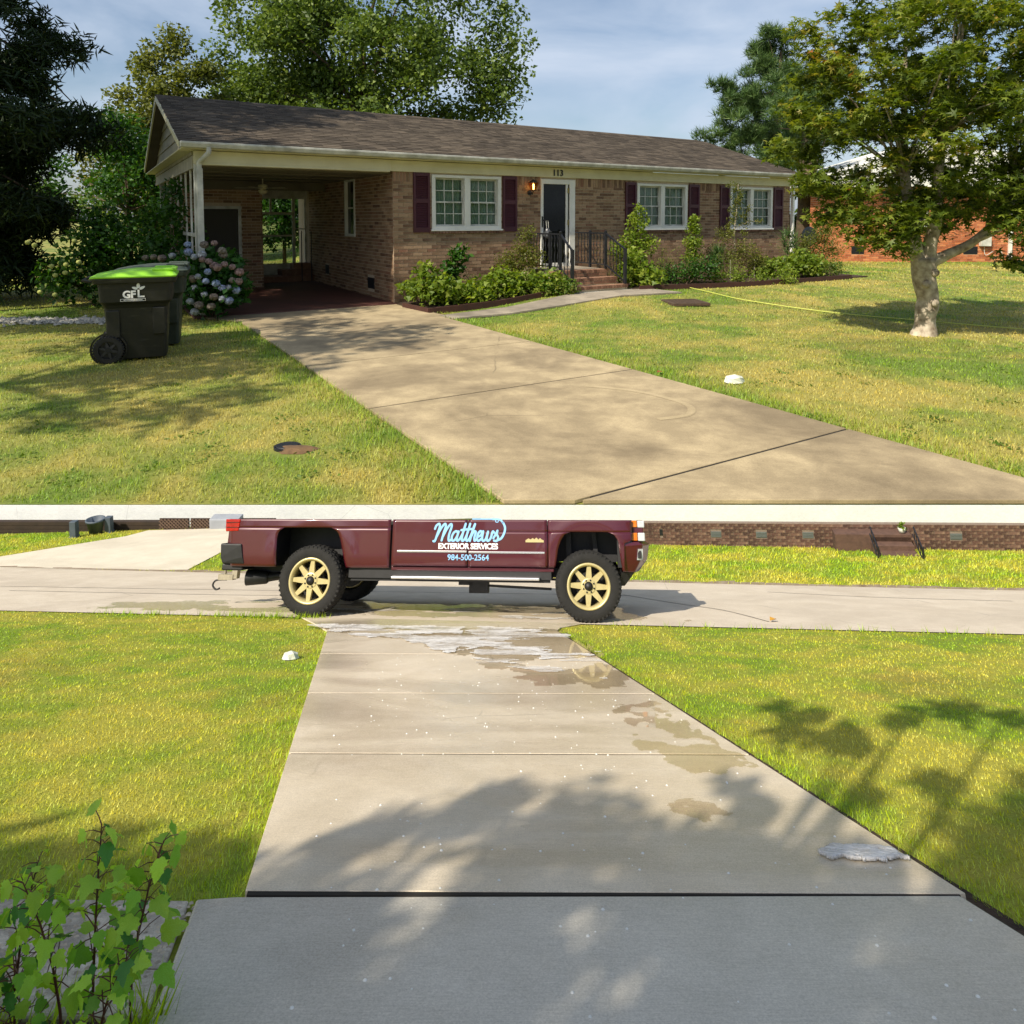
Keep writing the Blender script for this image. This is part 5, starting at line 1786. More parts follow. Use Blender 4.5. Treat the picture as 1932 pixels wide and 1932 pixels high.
# puddles and foam left from rinsing
def noise2(x, y, seed=0):
    def h(i, j):
        v = np.sin(i * 127.1 + j * 311.7 + seed * 74.7) * 43758.5453
        return v - np.floor(v)
    i, j = np.floor(x), np.floor(y)
    fx, fy = x - i, y - j
    fx, fy = fx * fx * (3 - 2 * fx), fy * fy * (3 - 2 * fy)
    return (h(i, j) * (1 - fx) + h(i + 1, j) * fx) * (1 - fy) + (h(i, j + 1) * (1 - fx) + h(i + 1, j + 1) * fx) * fy


def fbm(x, y, seed=0):
    return .5 * noise2(x, y, seed) + .28 * noise2(x * 2.1, y * 2.1, seed + 1) + .15 * noise2(x * 4.3, y * 4.3, seed + 2) + .07 * noise2(x * 9, y * 9, seed + 3)


def patch(poly, cell, test, z, name, mat, matrix, soft=0.0):
    """cells of a fine grid inside poly where test holds: an irregular thin sheet"""
    p = np.array(poly)
    x0, y0 = p.min(0)
    x1, y1 = p.max(0)
    nx_, ny_ = int((x1 - x0) / cell) + 1, int((y1 - y0) / cell) + 1
    gx_, gy_ = np.meshgrid(x0 + np.arange(nx_ + 1) * cell, y0 + np.arange(ny_ + 1) * cell)
    V_ = np.stack([gx_.ravel(), gy_.ravel(), np.full(gx_.size, z)], 1)
    I_ = np.arange(gx_.size).reshape(gx_.shape)
    F_ = np.stack([I_[:-1, :-1], I_[:-1, 1:], I_[1:, 1:], I_[1:, :-1]], -1).reshape(-1, 4)
    c = V_[F_].mean(1)
    k = pip(c[:, 0], c[:, 1], poly) & test(c[:, 0], c[:, 1])
    if soft:
        ed_ = edge_dist(c[:, 0], c[:, 1], [(poly[i], poly[(i + 1) % len(poly)]) for i in range(len(poly))])
        k &= ed_ / soft > fbm(c[:, 0] * 2.1 / soft ** .7, c[:, 1] * 2.1 / soft ** .7, 17) * 1.25 - .1
    F_ = F_[k]
    used = np.unique(F_)
    mp = np.zeros(len(V_), int)
    mp[used] = np.arange(len(used))
    return obj(name, np_mesh(name, V_[used], mp[F_]), mat, None, matrix)


M_WATER = water('shallow_water', '#f4f0e8', .02, .02)
M_WATER2 = water('thin_film', '#f4f2ee', .08, .08)
n = NT('soap_foam')
fo_ = n.pbr(n.mixc(n.noise(9, 5), lin('#dedad4'), lin('#f7f5f1')), .5, n.bump(n.noise(60, 3), .6, .02))
ft_ = n.n('ShaderNodeBsdfTransparent')
fx_ = n.n('ShaderNodeMixShader')
n.put(fx_.inputs[0], n.rng(n.math('ADD', n.math('MULTIPLY', n.noise(3.5, 5, .6, n.coord((.6, 1.6, 1))), .6), n.math('MULTIPLY', n.noise(34, 4, .7, n.coord((.5, 1.6, 1))), .4)), .4, .58, .2, .95))
n.put(fx_.inputs[1], ft_.outputs[0])
n.put(fx_.inputs[2], fo_)
M_FOAM = n.done(fx_.outputs[0])
PUD = [(-2.45, 9.85), (.72, 9.62), (1.05, 8.2), (1.15, 6.5), (.2, 6.6), (-.5, 7.7), (-1.3, 8.6), (-2.1, 9.05)]
pd = patch(PUD, .03, lambda x, y: fbm(x * .9 + 3, y * 1.6, 3) > .3, .0395, 'puddle', M_WATER, M_LOW, .3)
tag(pd, 'brown puddle at the foot of the driveway by the truck', 'puddle')


def foam_test(x, y):
    f = fbm(x * 2.4 + .8 * noise2(x * 3, y * 3, 2), y * 6.5, 9) + .1 * np.sin(y * 7 + x * 2.3) + .16 * (noise2(x * 12, y * 26, 6) - .5) * np.clip(x + .9, 0, 1)
    edge = np.clip((y + .5 * (fbm(x * 1.7, y * 1.7, 41) - .5) - (8.75 - .62 * (x + 1.5))) / .5, -1, 1)       # front line of the suds
    right = np.clip((x + .3) * .16, -.05, .14)
    return (f > .5 + right - .1 * (x < -.6)) & (edge > -.9)


fm = patch([(-2.9, 10.0), (.6, 9.68), (.98, 8.2), (.9, 6.85), (.2, 7.0), (-.6, 7.8), (-1.3, 8.7), (-2.2, 9.15)], .022, foam_test, .044, 'foam', M_FOAM, M_LOW, .22)
tag(fm, 'white soap foam floating on the puddle at the driveway foot', 'foam', kind='stuff')
fm2 = patch([(-3.4, 10.75), (1.1, 10.15), (1.2, 11.5), (-3.2, 12.3)], .03, lambda x, y: fbm(x * 1.6, y * 4.5, 21) > .56, .0195, 'foam', M_FOAM, M_LOW, .4)
tag(fm2, 'thin streaks of soap foam on the road under the truck', 'foam', kind='stuff')
rw = patch([(-6.6, 11.2), (-3.2, 10.65), (1.3, 10.05), (2.6, 10.1), (1.6, 11.7), (-3.2, 12.5), (-6.8, 12.4)], .05, lambda x, y: fbm(x * .6, y * 1.6, 5) > .36, .0165, 'puddle', M_WATER2, M_LOW, .6)
tag(rw, 'wide wet film on the road under the truck', 'puddle')
for lb, poly, sd, th in (('bright puddle along the grass on the right half of the driveway', [(.7, 6.2), (1.2, 6.35), (1.38, 5.5), (1.5, 4.75), (.95, 4.6), (.7, 5.3)], 11, .4),
                         ('small round puddle in the middle of the slab', [(.7, 4.38), (.9, 4.42), (1.12, 4.36), (1.16, 4.1), (.95, 4.05), (.72, 4.1)], 4, .25)):
    tag(patch(poly, .012, lambda x, y: fbm(x * 3, y * 3, sd) > th, .0395 if sd != 8 else .0345, 'puddle', M_WATER2 if sd == 8 else M_WATER, M_LOW, .16), lb, 'puddle')
# mound of suds by the right edge
sm_ = patch([(1.3, 3.76), (1.4, 3.83), (1.55, 3.86), (1.68, 3.83), (1.76, 3.74), (1.76, 3.67), (1.6, 3.65), (1.4, 3.68)], .006, lambda x, y: fbm(x * 14, y * 30, 31) > .26, .04, 'suds', M_FOAM, M_LOW, .06)
tag(sm_, 'flat white mound of suds near the right edge of the driveway', 'foam')
so = sm_.modifiers.new('thickness', 'SOLIDIFY')
so.thickness = .014
so.offset = 1
sp_ = np.stack([RNG.uniform(-1.2, 2.0, 420), RNG.uniform(1.9, 8.6, 420), np.full(420, .034)], 1)
sp_ = sp_[(sp_[:, 0] > dl(sp_[:, 1]) + .25) & (sp_[:, 0] < drr(np.maximum(sp_[:, 1], 2)) - .05)]
sp_[:, 2] = np.where(sp_[:, 1] < 3.45, .0295, .0345)
DOME_V = [(math.cos(a), math.sin(a), 0) for a in np.linspace(0, 6.283, 7)[:-1]] + [(.6 * math.cos(a), .6 * math.sin(a), .5) for a in np.linspace(0, 6.283, 7)[:-1]] + [(0, 0, .7)]
DOME_F = []
for i in range(6):
    j = (i + 1) % 6
    DOME_F += [(i, j, 6 + j), (i, 6 + j, 6 + i), (6 + i, 6 + j, 12)]
V, F = scatter(DOME_V, DOME_F, sp_, RNG.uniform(.003, .0085, len(sp_)), rot_from(np.tile([0, 0, 1.], (len(sp_), 1)), RNG.uniform(0, 6, len(sp_))))
o = obj('foam_flecks', np_mesh('foam_flecks', V, F), M_WHITE, None, M_LOW, smooth=True)
tag(o, 'small white flecks of foam scattered over the slabs', 'foam', kind='stuff')

# grass of the lower lawns, cut back from a dark strip painting the bank's shade
struct('edge_shade', MB().prism([(drr(9.42) - .02, 9.42), (1.78, 3.46), (2.08, 2.2), (2.58, 0), (2.66, 0), (2.17, 2.2), (1.88, 3.46), (drr(9.42) + .06, 9.42)], .001, .006), M_SOIL, M_LOW, 'narrow dark strip painted as shade between slab and grass')
P = polar(300000, 2.6, 15, R(-52), R(50))
drivepoly = [(-1.25, 3.42), (-1.07, 3.45), (dl(9.42), 9.42), (-2.6, 9.95), (-3.3, 10.6), (.95, 10.05), (.6, 9.7), (drr(9.42), 9.42), (1.8, 3.46), (2.1, 2.2), (2.6, 0), (2.6, -2), (-6, -2), (-6, 3.46)]
k = ~pip(P[:, 0], P[:, 1], drivepoly) & (P[:, 1] < near_edge(P[:, 0]) + .03)
strip_line = [((drr(9.42) + .03, 9.42), (1.8 + .03, 3.46)), ((1.83, 3.46), (2.63, 0))]
k &= edge_dist(P[:, 0], P[:, 1], strip_line) > .028
P = P[k]
dist = np.hypot(P[:, 0], P[:, 1])
ed = edge_dist(P[:, 0], P[:, 1], [((dl(9.42), 9.42), (dl(3.45), 3.45)), ((drr(9.42), 9.42), (1.8, 3.46)), ((1.8, 3.46), (2.6, 0))])
lush = np.clip(1 - ed / .38, 0, 1)
shady = np.clip((4.1 - P[:, 1]) / .5, 0, 1) * .5
g = blades('grass', P, np.zeros(len(P)), np.maximum(lush, shady) * .8, .026 + .016 * np.maximum(lush, shady), .0042 * np.maximum(1, dist / 3.6), M_BLADE_B, M_LOW)
tag(g, 'bright short grass blades of the lower lawns', 'grass', kind='stuff')
# longer weeds along the kerb-less road edge
xw = np.concatenate([RNG.normal(-3.6, .5, 60), RNG.normal(-5.2, .5, 24), RNG.normal(-2.9, .25, 40), RNG.normal(3.5, 1.5, 30)])
Pw = np.stack([np.repeat(xw, 5) + RNG.normal(size=len(xw) * 5) * .03, np.repeat(near_edge(xw), 5) + RNG.normal(size=len(xw) * 5) * .03 - .04], 1)
g = blades('weeds', Pw, np.full(len(Pw), .0), np.full(len(Pw), .9), .11, .01, M_BLADE_B, M_LOW)
tag(g, 'longer weeds along the near edge of the street', 'grass', kind='stuff')
tag(obj('stone', MB().add([(x * .75, y * .8, z * .9) for x, y, z in ico], fc), M_PALEROCK, None, low(-2.25, 7.95, 0, .7)), 'pale stone on the lawn left of the rinsed driveway', 'stone')
tag(obj('fallen_leaf', MB().add([(0, 0, .02), (.06, .05, .06), (.13, 0, .03), (.06, -.05, .05)], [(0, 1, 2), (0, 2, 3)]), plain('yellow_leaf', '#b98a2e', rough=.8), None, low(3.4, 10.15, .012, .5)), 'yellow fallen leaf at the near edge of the street', 'leaf')

# ------------------------------------------------------------------ across the street
CN = Vector((-.02837, .25871, .96554))
CP = Vector((-11.890, 16.0485, -8.3668))


def cz(x, y):
    return CP.z - (CN.x * (x - CP.x) + CN.y * (y - CP.y)) / CN.z


def cpt(x, y, dz=0):
    return (x, y, cz(x, y) + dz)


ea, eb = EYE_W * 0 + Vector((-11.890, 16.0485, 0)), Vector((8.8985, 12.0128, 0))


def edge_y(x):
    return 16.0485 + (x + 11.89) * (12.0128 - 16.0485) / (8.8985 + 11.89)


def back_y(x):
    return 21.3 if x < 0 else max(17.2 - .217 * (x - 3.28), 10)


rows_ = []
xs_ = np.concatenate([np.linspace(-30, -1, 30), np.linspace(0, 24, 25)])
V, F = [], []
K = 7
for x in xs_:
    for j in range(K):
        t = j / (K - 1)
        y = edge_y(x) * (1 - t) + back_y(x) * t
        V.append(cpt(x, y, .0))
    V.append((x, 21.75, -11.6))
K2 = K + 1
for i in range(len(xs_) - 1):
    for j in range(K):
        F.append((i * K2 + j, (i + 1) * K2 + j, (i + 1) * K2 + j + 1, i * K2 + j + 1))
struct('lawn', np_mesh('lawn', np.array(V), np.array(F)), M_LAWN_B, M_FAR, 'sunny lawn in front of the dark brick house across the street', smooth=True)
n_ = 60000
Pf = np.stack([RNG.uniform(-16, 14, n_), RNG.uniform(0, 1, n_)], 1)
yy = np.array([edge_y(x) for x in Pf[:, 0]])
yb = np.array([back_y(x) for x in Pf[:, 0]])
Pf[:, 1] = yy + (yb - .55 - yy) * Pf[:, 1]
fdrive = [(-13.4, 17.3), (-11.4, 19.8), (-11.2, 20.7), (-8.5, 20.7), (-7.45, 17.65), (-7.45, 15.25), (-12.6, 16.15)]
k = ~pip(Pf[:, 0], Pf[:, 1], fdrive)
Pf = Pf[k]
zf = CP.z - (CN.x * (Pf[:, 0] - CP.x) + CN.y * (Pf[:, 1] - CP.y)) / CN.z
g = blades('grass', Pf, zf, np.zeros(len(Pf)), .07, .02, M_BLADE_B, M_FAR)
tag(g, 'short grass blades of the lawns across the street', 'grass', kind='stuff')
fd = MB()
fd.add([cpt(x, y, .02) for x, y in fdrive], [tuple(range(len(fdrive)))])
fdo = struct('driveway', fd, concrete('white_concrete', '#cfc6b2', '#d9d1be', '#b5ac9a', .4, rough=.85, sc=.6), M_FAR, 'pale driveway across the street behind the truck')
fe = MB()
for a, b in zip([cpt(x, edge_y(x), .012) for x in np.linspace(-16, 14, 60)][:-1], [cpt(x, edge_y(x), .012) for x in np.linspace(-16, 14, 60)][1:]):
    fe.add([(a[0], a[1] - .06, a[2]), (b[0], b[1] - .06, b[2]), (b[0], b[1] + random.uniform(.04, .14), b[2] - .0), (a[0], a[1] + .08, a[2])], [(0, 1, 2, 3)])
o = struct('kerb_strip', fe, plain('gravel_edge', '#8d8274', '#6a5a45', 5, .95), M_FAR, 'rough gravel edge along the far side of the street')

# dark brick house across the street (its lower wall)
M_BRICK_D = brickmat('dark_brick', [(0, '#3c2822'), (.4, '#4e362e'), (.75, '#5c4137'), (1, '#6c5246')])
M_MORTAR_D = plain('grey_mortar', '#75675b', '#84766a', 20, .95)
bx0, by0, bz0 = 3.28, 16.75, -8.12
bx1, by1, bz1 = 12.3, 14.75, -7.28
L2 = math.hypot(bx1 - bx0, by1 - by0)
ang = math.atan2(by1 - by0, bx1 - bx0)
pit = math.atan2(bz1 - bz0, L2)
m_b = M_FAR @ Matrix.Translation((bx0, by0, bz0)) @ Matrix.Rotation(ang, 4, 'Z') @ Matrix.Rotation(-pit, 4, 'Y')
hb = thing('brick_house', 'dark brown brick house across the street with crawl-space vents', 'house', m_b)
LB = math.hypot(L2, bz1 - bz0)
WB = .6
obj('wall', MB().box(-.6, LB, .0, .1, -.5, WB - .028), M_MORTAR_D, hb)
vents = [(1.65, .22), (2.7, .22), (3.75, .22), (6.9, .22)]
hl = [(v - .01, v + .25, z - .01, z + .15) for v, z in vents] + [(.42, .5, .25, .4)]
rc = brick_courses(-.6, LB, -.02, WB, hl, False)
brick_parts(hb, rc, Matrix.Identity(4), M_BRICK_D, 300, key=lambda r: -r[1] * .4 + abs(r[0] - 4.4) + (0 if r[2] > .1 else 5))
for v, z in vents:
    mm = MB().box(v, v + .24, -.01, .005, z, z + .14)
    for k in range(4):
        mm.box(v + .01, v + .23, -.02, -.01, z + .012 + k * .034, z + .03 + k * .034)
    obj('vent', mm, plain('vent_grey', '#5e6462', rough=.6) if v < 2 else bpy.data.materials['vent_grey'], hb)
obj('hatch', MB().box(.42, .5, -.012, .0, .25, .4), M_BLACK_IRON, hb)
st = thing('brick_steps', 'dark brick steps at the house across the street', 'steps', m_b @ Matrix.Translation((5.15, -.02, 0)))
for i in range(4):
    obj('step', MB().box(.0, .85, -.3 - .22 * (3 - i), -.0 - (.3 if i < 3 else 0) - .22 * (2 - i) * (i < 3), -.05, .1 + i * .105), M_DSTEP, st, bevel=.01)
obj('landing', MB().box(-.75, .85, -.3, 0, -.05, .46), M_DSTEP, st)
for lb, x in (('black railing on the near side of the far steps', -.02), ('black railing on the street-right side of the far steps', .87)):
    rr_ = thing('railing', lb, 'railing', m_b @ Matrix.Translation((5.15 + x, -.02, 0)), 'railings of the far steps')
    obj('top_rail', MB().bar((0, -.98, .44), (0, -.42, .7), .025), M_BLACK_IRON, rr_)
    obj('bottom_rail', MB().bar((0, -.98, .16), (0, -.34, .5), .018), M_BLACK_IRON, rr_)
    obj('post', MB().box(-.014, .014, -1.0, -.97, -.03, .5), M_BLACK_IRON, rr_)
    for k in range(5):
        t = (k + .5) / 5
        obj('baluster', MB().bar((0, -.98 + .56 * t, .17 + .3 * t), (0, -.98 + .56 * t, .44 + .25 * t), .012), M_BLACK_IRON, rr_)
pot = thing('potted_plant', 'small green potted plant on the far landing', 'plant', m_b @ Matrix.Translation((5.85, -.2, .46)))
obj('pot', MB().lathe([(0, 0), (.06, 0), (.085, .12), (.075, .12), (0, .1)], 14), M_WHITE_OLD, pot, smooth=True)
leaves('foliage', L_BRIGHT, pot, blob_points(np.array([(0, 0, .15)]), np.array([.1]), 60), .07)
# carport across the street
M_LATTICE = plain('brown_lattice', '#6b5646', '#54443a', 5, .8)
M_DARKWOOD = plain('dark_wood', '#3a2d24', '#2a211b', 4, .8)
bwz = -9.5
cw = tag(obj('carport_wall', MB().box(-18, -10.95, 20.95, 21.1, -10.6, -9.42), M_DARKWOOD, None, M_FAR), 'dark plank wall left of the far driveway', 'wall')
for i in range(6):
    obj('plank', MB().box(-18, -10.95, 20.93, 20.95, -10.1 + i * .115, -9.995 + i * .115), M_DARKWOOD, cw)
for j, (x0, x1, lb) in enumerate(((-10.9, -9.98, 'brown lattice panel at the left of the far carport'), (-9.94, -9.3, 'reddish lattice panel left of the white cabinet'), (-8.36, -7.3, 'brown lattice panel right of the white cabinet'))):
    t = thing('lattice_panel', lb, 'lattice', far(x0, 20.75, -9.74), 'lattice panels of the far carport')
    w = x1 - x0
    H_ = .5
    obj('backing', MB().box(0, w, .05, .07, 0, H_), M_DARKWOOD, t)
    mm = MB()
    for sgn in (1, -1):
        q = -H_
        while q < w:
            a0 = max(q, 0)
            a1 = min(q + H_, w)
            if a1 - a0 > .03:
                za, zb = (a0 - q, a1 - q) if sgn > 0 else (H_ - (a0 - q), H_ - (a1 - q))
                mm.bar((a0, .02 + .012 * sgn, za), (a1, .02 + .012 * sgn, zb), .012, .03)
            q += .11
    obj('strips', mm, M_LATTICE, t)
cb = thing('cabinet', 'pale grey cabinet between the lattice panels', 'cabinet', far(-9.28, 20.6, -9.7))
obj('case', MB().box(0, .9, 0, .4, 0, .52), plain('grey_steel', '#9ba0a8', '#8b9098', 3, .5), cb, bevel=.02)
obj('door', MB().box(.05, .85, -.02, 0, .05, .5), bpy.data.materials['grey_steel'], cb, bevel=.01)
M_POST = plain('blue_grey_paint', '#4f5a66', '#434d58', 5, .6)
for lb, (x, y) in (('blue-grey post left of the far driveway', (-13.0, 19.95)), ('blue-grey post at the corner of the far carport', (-12.35, 20.6))):
    tag(obj('carport_post', MB().box(-.09, .09, -.09, .09, -.05, .5).box(-.11, .11, -.11, .11, -.05, .05), M_POST, None, far(*cpt(x, y)), bevel=.01), lb, 'post', 'posts of the far carport')
pl_ = thing('planter', 'dark blue plant pot by the far carport post', 'pot', far(*cpt(-12.7, 20.5)))
obj('pot', MB().lathe([(0, 0), (.17, 0), (.24, .4), (.27, .4), (.27, .46), (.23, .46), (.2, .3), (0, .3)], 20), M_POST, pl_, smooth=True)

# ------------------------------------------------------------------ the truck
a_ = np.array([-2.77, 10.56])
b_ = np.array([1.01, 10.08])
trk_rz = math.atan2(b_[1] - a_[1], b_[0] - a_[0])
truck = thing('pickup_truck', 'maroon lifted pickup truck with gold wheels parked across the driveway foot', 'truck', low(a_[0], a_[1], .014, trk_rz))
n = NT('maroon_paint')
fl = n.noise(900, 1)
colr = n.mixc(n.rng(fl, .45, .7, 0, .35), lin('#430718'), lin('#6a0f26'))
M_PAINT = n.done(n.pbr(colr, .35, None, Metallic=.1, Coat_Weight=1.0, Coat_Roughness=.04))
M_BLACKP = plain('black_plastic', '#141416', '#1d1d20', 14, .55)
M_CHROME = plain('chrome', '#e8e9ec', rough=.22, Metallic=.85)
M_TYRE = plain('tyre_rubber', '#151514', '#1f1e1d', 10, .85, .3, 60)
M_GOLD = plain('gold_rim', '#cabd8c', '#bcae7e', 6, .35, Metallic=.3)
M_TRED = plain('tail_lens', '#b01210', '#8a0c0c', 12, .15, Coat_Weight=1.0)
M_AMBER = plain('amber_lens', '#d97a1c', '#b95f12', 12, .15, Coat_Weight=1.0)
M_CLEAR = plain('clear_lens', '#c9cdd2', '#aab0b6', 12, .12, Coat_Weight=1.0)
ZTOP = ZT = 1.262


def pw(z, pts):
    """x of a boundary at height z, from (z, x) points"""
    for (z0, x0), (z1, x1) in zip(pts[:-1], pts[1:]):
        if z <= z1:
            t = (z - z0) / (z1 - z0) if z1 > z0 else 0
            return x0 + (x1 - x0) * min(max(t, 0), 1)
    return pts[-1][1]


REAR = [(.62, -1.27), (.9, -1.31), (1.3, -1.37)]
AR1L = [(.6, -.575), (1.0, -.6), (1.08, -.59), (1.13, -.555), (1.152, -.5)]
AR1R = [(.6, .455), (1.0, .345), (1.08, .31), (1.13, .26), (1.152, .2)]
AR2L = [(.6, 3.37), (.9, 3.425), (1.02, 3.475), (1.08, 3.52), (1.11, 3.6)]
AR2R = [(.6, 4.29), (.9, 4.262), (1.0, 4.235), (1.08, 4.18), (1.11, 4.1)]
FRONT = [(.6, 4.3), (.98, 4.32), (1.0, 4.42), (1.3, 4.43)]


def skin_y(x, z):
    """sideways shape of the body: flat doors, tucked sill and shoulder, flared arches"""
    y = 0.0
    if z < .8:
        y += .55 * (.8 - z) ** 2
    for cx in (-.07, 3.83):
        d = math.hypot(x - cx, (z - .55) * .9)
        y -= .012 * math.exp(-((d - .62) / .09) ** 2)
    if x > 4.2:
        y += .45 * (x - 4.2) ** 2
    if x < -1.0:
        y += .2 * (-1.0 - x) ** 2
    return y


def panel(name, z0, z1, left, right, parent, mat=None, nx=26, nz=14, far_side=False):
    m = MB()
    off = 0.0
    for j in range(nz + 1):
        z = z0 + (z1 - z0) * j / nz
        xl = left(z) if callable(left) else left
        xr = right(z) if callable(right) else right
        for i in range(nx + 1):
            x = xl + (xr - xl) * i / nx
            y = skin_y(x, z)
            m.v.append((x, 1.9 - y if far_side else y, z))
    for j in range(nz):
        for i in range(nx):
            q = (j * (nx + 1) + i, j * (nx + 1) + i + 1, (j + 1) * (nx + 1) + i + 1, (j + 1) * (nx + 1) + i)
            m.f.append(q)
    o = obj(name, m, mat or M_PAINT, parent, smooth=True, fix=False)
    sm = o.modifiers.new('thickness', 'SOLIDIFY')
    sm.thickness = .018
    sm.offset = -1 if not far_side else 1
    return o


for fs in (False, True):
    nm = fs
    ZT = ZTOP if not fs else 1.2
    bs = panel('bed_side', 1.152, ZT, lambda z: pw(z, REAR), 1.07, truck, nx=50, nz=5, far_side=fs)
    panel('panel', .63, 1.152, lambda z: pw(z, REAR), lambda z: pw(z, AR1L), bs, nx=16, nz=14, far_side=fs)
    panel('panel', .63, 1.152, lambda z: pw(z, AR1R), 1.07, bs, nx=16, nz=14, far_side=fs)
    d1 = panel('door', .66, ZT, 1.1, 2.17, truck, nx=24, nz=18, far_side=fs)
    d2 = panel('door', .66, 1.11, 2.182, lambda z: min(3.28, pw(z, AR2L) - .02), truck, nx=24, nz=14, far_side=fs)
    panel('door_top', 1.11, ZT, 2.182, 3.28, d2, nx=24, nz=6, far_side=fs)
    fd_ = panel('fender', 1.11, ZT, 3.29, lambda z: pw(z, FRONT), truck, nx=30, nz=6, far_side=fs)
    panel('panel', .66, 1.11, lambda z: min(3.29, pw(z, AR2L) - .01), lambda z: pw(z, AR2L), fd_, nx=4, nz=14, far_side=fs)
    panel('panel', .62, 1.11, lambda z: pw(z, AR2R), lambda z: pw(z, FRONT), fd_, nx=8, nz=14, far_side=fs)
    if not fs:
        DOOR_R, DOOR_F = d1, d2
    obj('sill', MB().box(1.09, 3.36, .045 if not fs else 1.8, .1 if not fs else 1.855, .6, .655), M_PAINT, truck, bevel=.012)
ZT = 1.2
# dark core behind the skin, chassis and floor
m = MB()
m.box(-1.24, -.62, .06, 1.84, .63, ZT - .02).box(.48, 3.32, .06, 1.84, .5, ZT - .02).box(-.62, .48, .5, 1.4, .75, ZT - .02).box(3.32, 4.25, .5, 1.4, .7, ZT - .02)
m.box(-.62, .48, .05, 1.85, 1.17, ZT - .02).box(3.32, 4.3, .05, 1.85, 1.13, ZT - .02).box(4.22, 4.36, .12, 1.78, .66, ZT - .03)
obj('underbody', m, M_BLACKP, truck)
obj('frame_rail', MB().box(-1.2, 4.1, .42, .52, .5, .62).box(-1.2, 4.1, 1.38, 1.48, .5, .62).box(.5, 3.3, .1, .16, .46, .56), M_BLACKP, truck)
for sgn, y in ((0, .02), (1, 1.88)):
    obj('running_board', MB().box(1.12, 3.17, y - .07, y + .06, .5, .535), M_CHROME, truck, bevel=.012)
m = MB()
for x in (0, 3.8):
    m.tube([(x, .2, .43), (x, 1.7, .43)], .05, 10)
    m.lathe([(0, -.16), (.1, -.13), (.15, 0), (.1, .13), (0, .16)], 14, 'x', (x, .95, .43))
m.tube([(0, .95, .45), (3.0, .95, .5)], .045, 8)
m.bar((2.2, .35, .4), (3.3, .35, .36), .03).box(2.15, 2.42, .3, .42, .3, .5).bar((2.2, 1.5, .4), (3.6, 1.5, .36), .03).box(2.0, 2.2, .3, .4, .4, .5)
m.bar((3.55, .35, .5), (3.55, .35, 1.1), .07).bar((3.95, .4, .5), (3.9, .4, 1.1), .06).bar((.1, .35, .45), (.35, .35, 1.0), .05)
obj('axles', m, M_BLACKP, truck)
# exhaust
m = MB()
m.tube([(.4, .45, .52), (-.5, .45, .5), (-.85, .38, .455), (-.92, .36, .45)], [.05, .05, .06, .065], 12)
ex_ = obj('exhaust', m, M_BLACKP, truck, smooth=True)
tm = MB()
for r0, r1, s0, s1 in ((.075, .105, 0, .28), (.105, .095, .28, .285), (.095, .07, .285, .02)):
    pass
tm.lathe([(.07, .0), (.085, .02), (.108, .3), (.108, .31), (.098, .31), (.09, .28), (.06, .05)], 20, 'x')
obj('tip', tm, M_BLACKP, ex_, Matrix.Translation((-.84, .37, .455)) @ Matrix.Rotation(math.pi + .15, 4, 'Z'), smooth=True)
# bumpers
obj('rear_bumper', MB().loft([[(-1.4, .02, .66), (-1.05, .0, .66), (-1.05, .05, .66), (-1.3, .4, .66), (-1.42, .4, .66)], [(-1.44, .02, .75), (-1.08, -.02, .75), (-1.08, .05, .75), (-1.3, .4, .75), (-1.46, .4, .75)], [(-1.46, .02, .93), (-1.12, -.03, .93), (-1.12, .05, .93), (-1.3, .4, .93), (-1.48, .4, .93)]]).box(-1.47, -1.3, .4, 1.85, .66, .93).box(-1.42, -1.1, .06, 1.8, .57, .66).box(-1.4, -1.08, 1.8, 1.92, .66, .93), M_BLACKP, truck, bevel=.02)
fb = MB()
fb.loft([[(4.28, .09, .61), (4.44, .14, .6), (4.5, .3, .6), (4.5, 1.6, .6), (4.44, 1.76, .6), (4.28, 1.81, .61)],
         [(4.26, .04, .75), (4.52, .1, .75), (4.62, .3, .75), (4.62, 1.6, .75), (4.52, 1.8, .75), (4.26, 1.86, .75)],
         [(4.24, .0, .93), (4.56, .06, .95), (4.66, .28, .95), (4.66, 1.62, .95), (4.56, 1.84, .95), (4.24, 1.9, .93)],
         [(4.24, .01, .985), (4.5, .07, .99), (4.58, .28, .99), (4.58, 1.62, .99), (4.5, 1.83, .99), (4.24, 1.89, .985)]])
fbo = obj('front_bumper', fb, M_PAINT, truck, bevel=.012)
obj('fog_light', MB().add([(4.475, .066, .76), (4.555, .088, .76), (4.56, .062, .9), (4.495, .03, .9), (4.475, .2, .76), (4.555, .2, .76), (4.56, .2, .9), (4.495, .2, .9)], [(0, 1, 2, 3), (4, 7, 6, 5), (0, 4, 5, 1), (1, 5, 6, 2), (2, 6, 7, 3), (3, 7, 4, 0)]), M_CLEAR, fbo)
obj('fog_lens', MB().box(4.49, 4.535, .045, .12, .785, .875), M_BLACKP, fbo)
obj('air_dam', MB().add([(4.26, .12, .6), (4.44, .16, .6), (4.3, .2, .43), (4.22, .16, .43), (4.26, 1.78, .6), (4.44, 1.74, .6), (4.3, 1.7, .43), (4.22, 1.74, .43)], [(0, 1, 2, 3), (4, 7, 6, 5), (0, 4, 5, 1), (1, 5, 6, 2), (2, 6, 7, 3), (3, 7, 4, 0)]), M_BLACKP, truck)
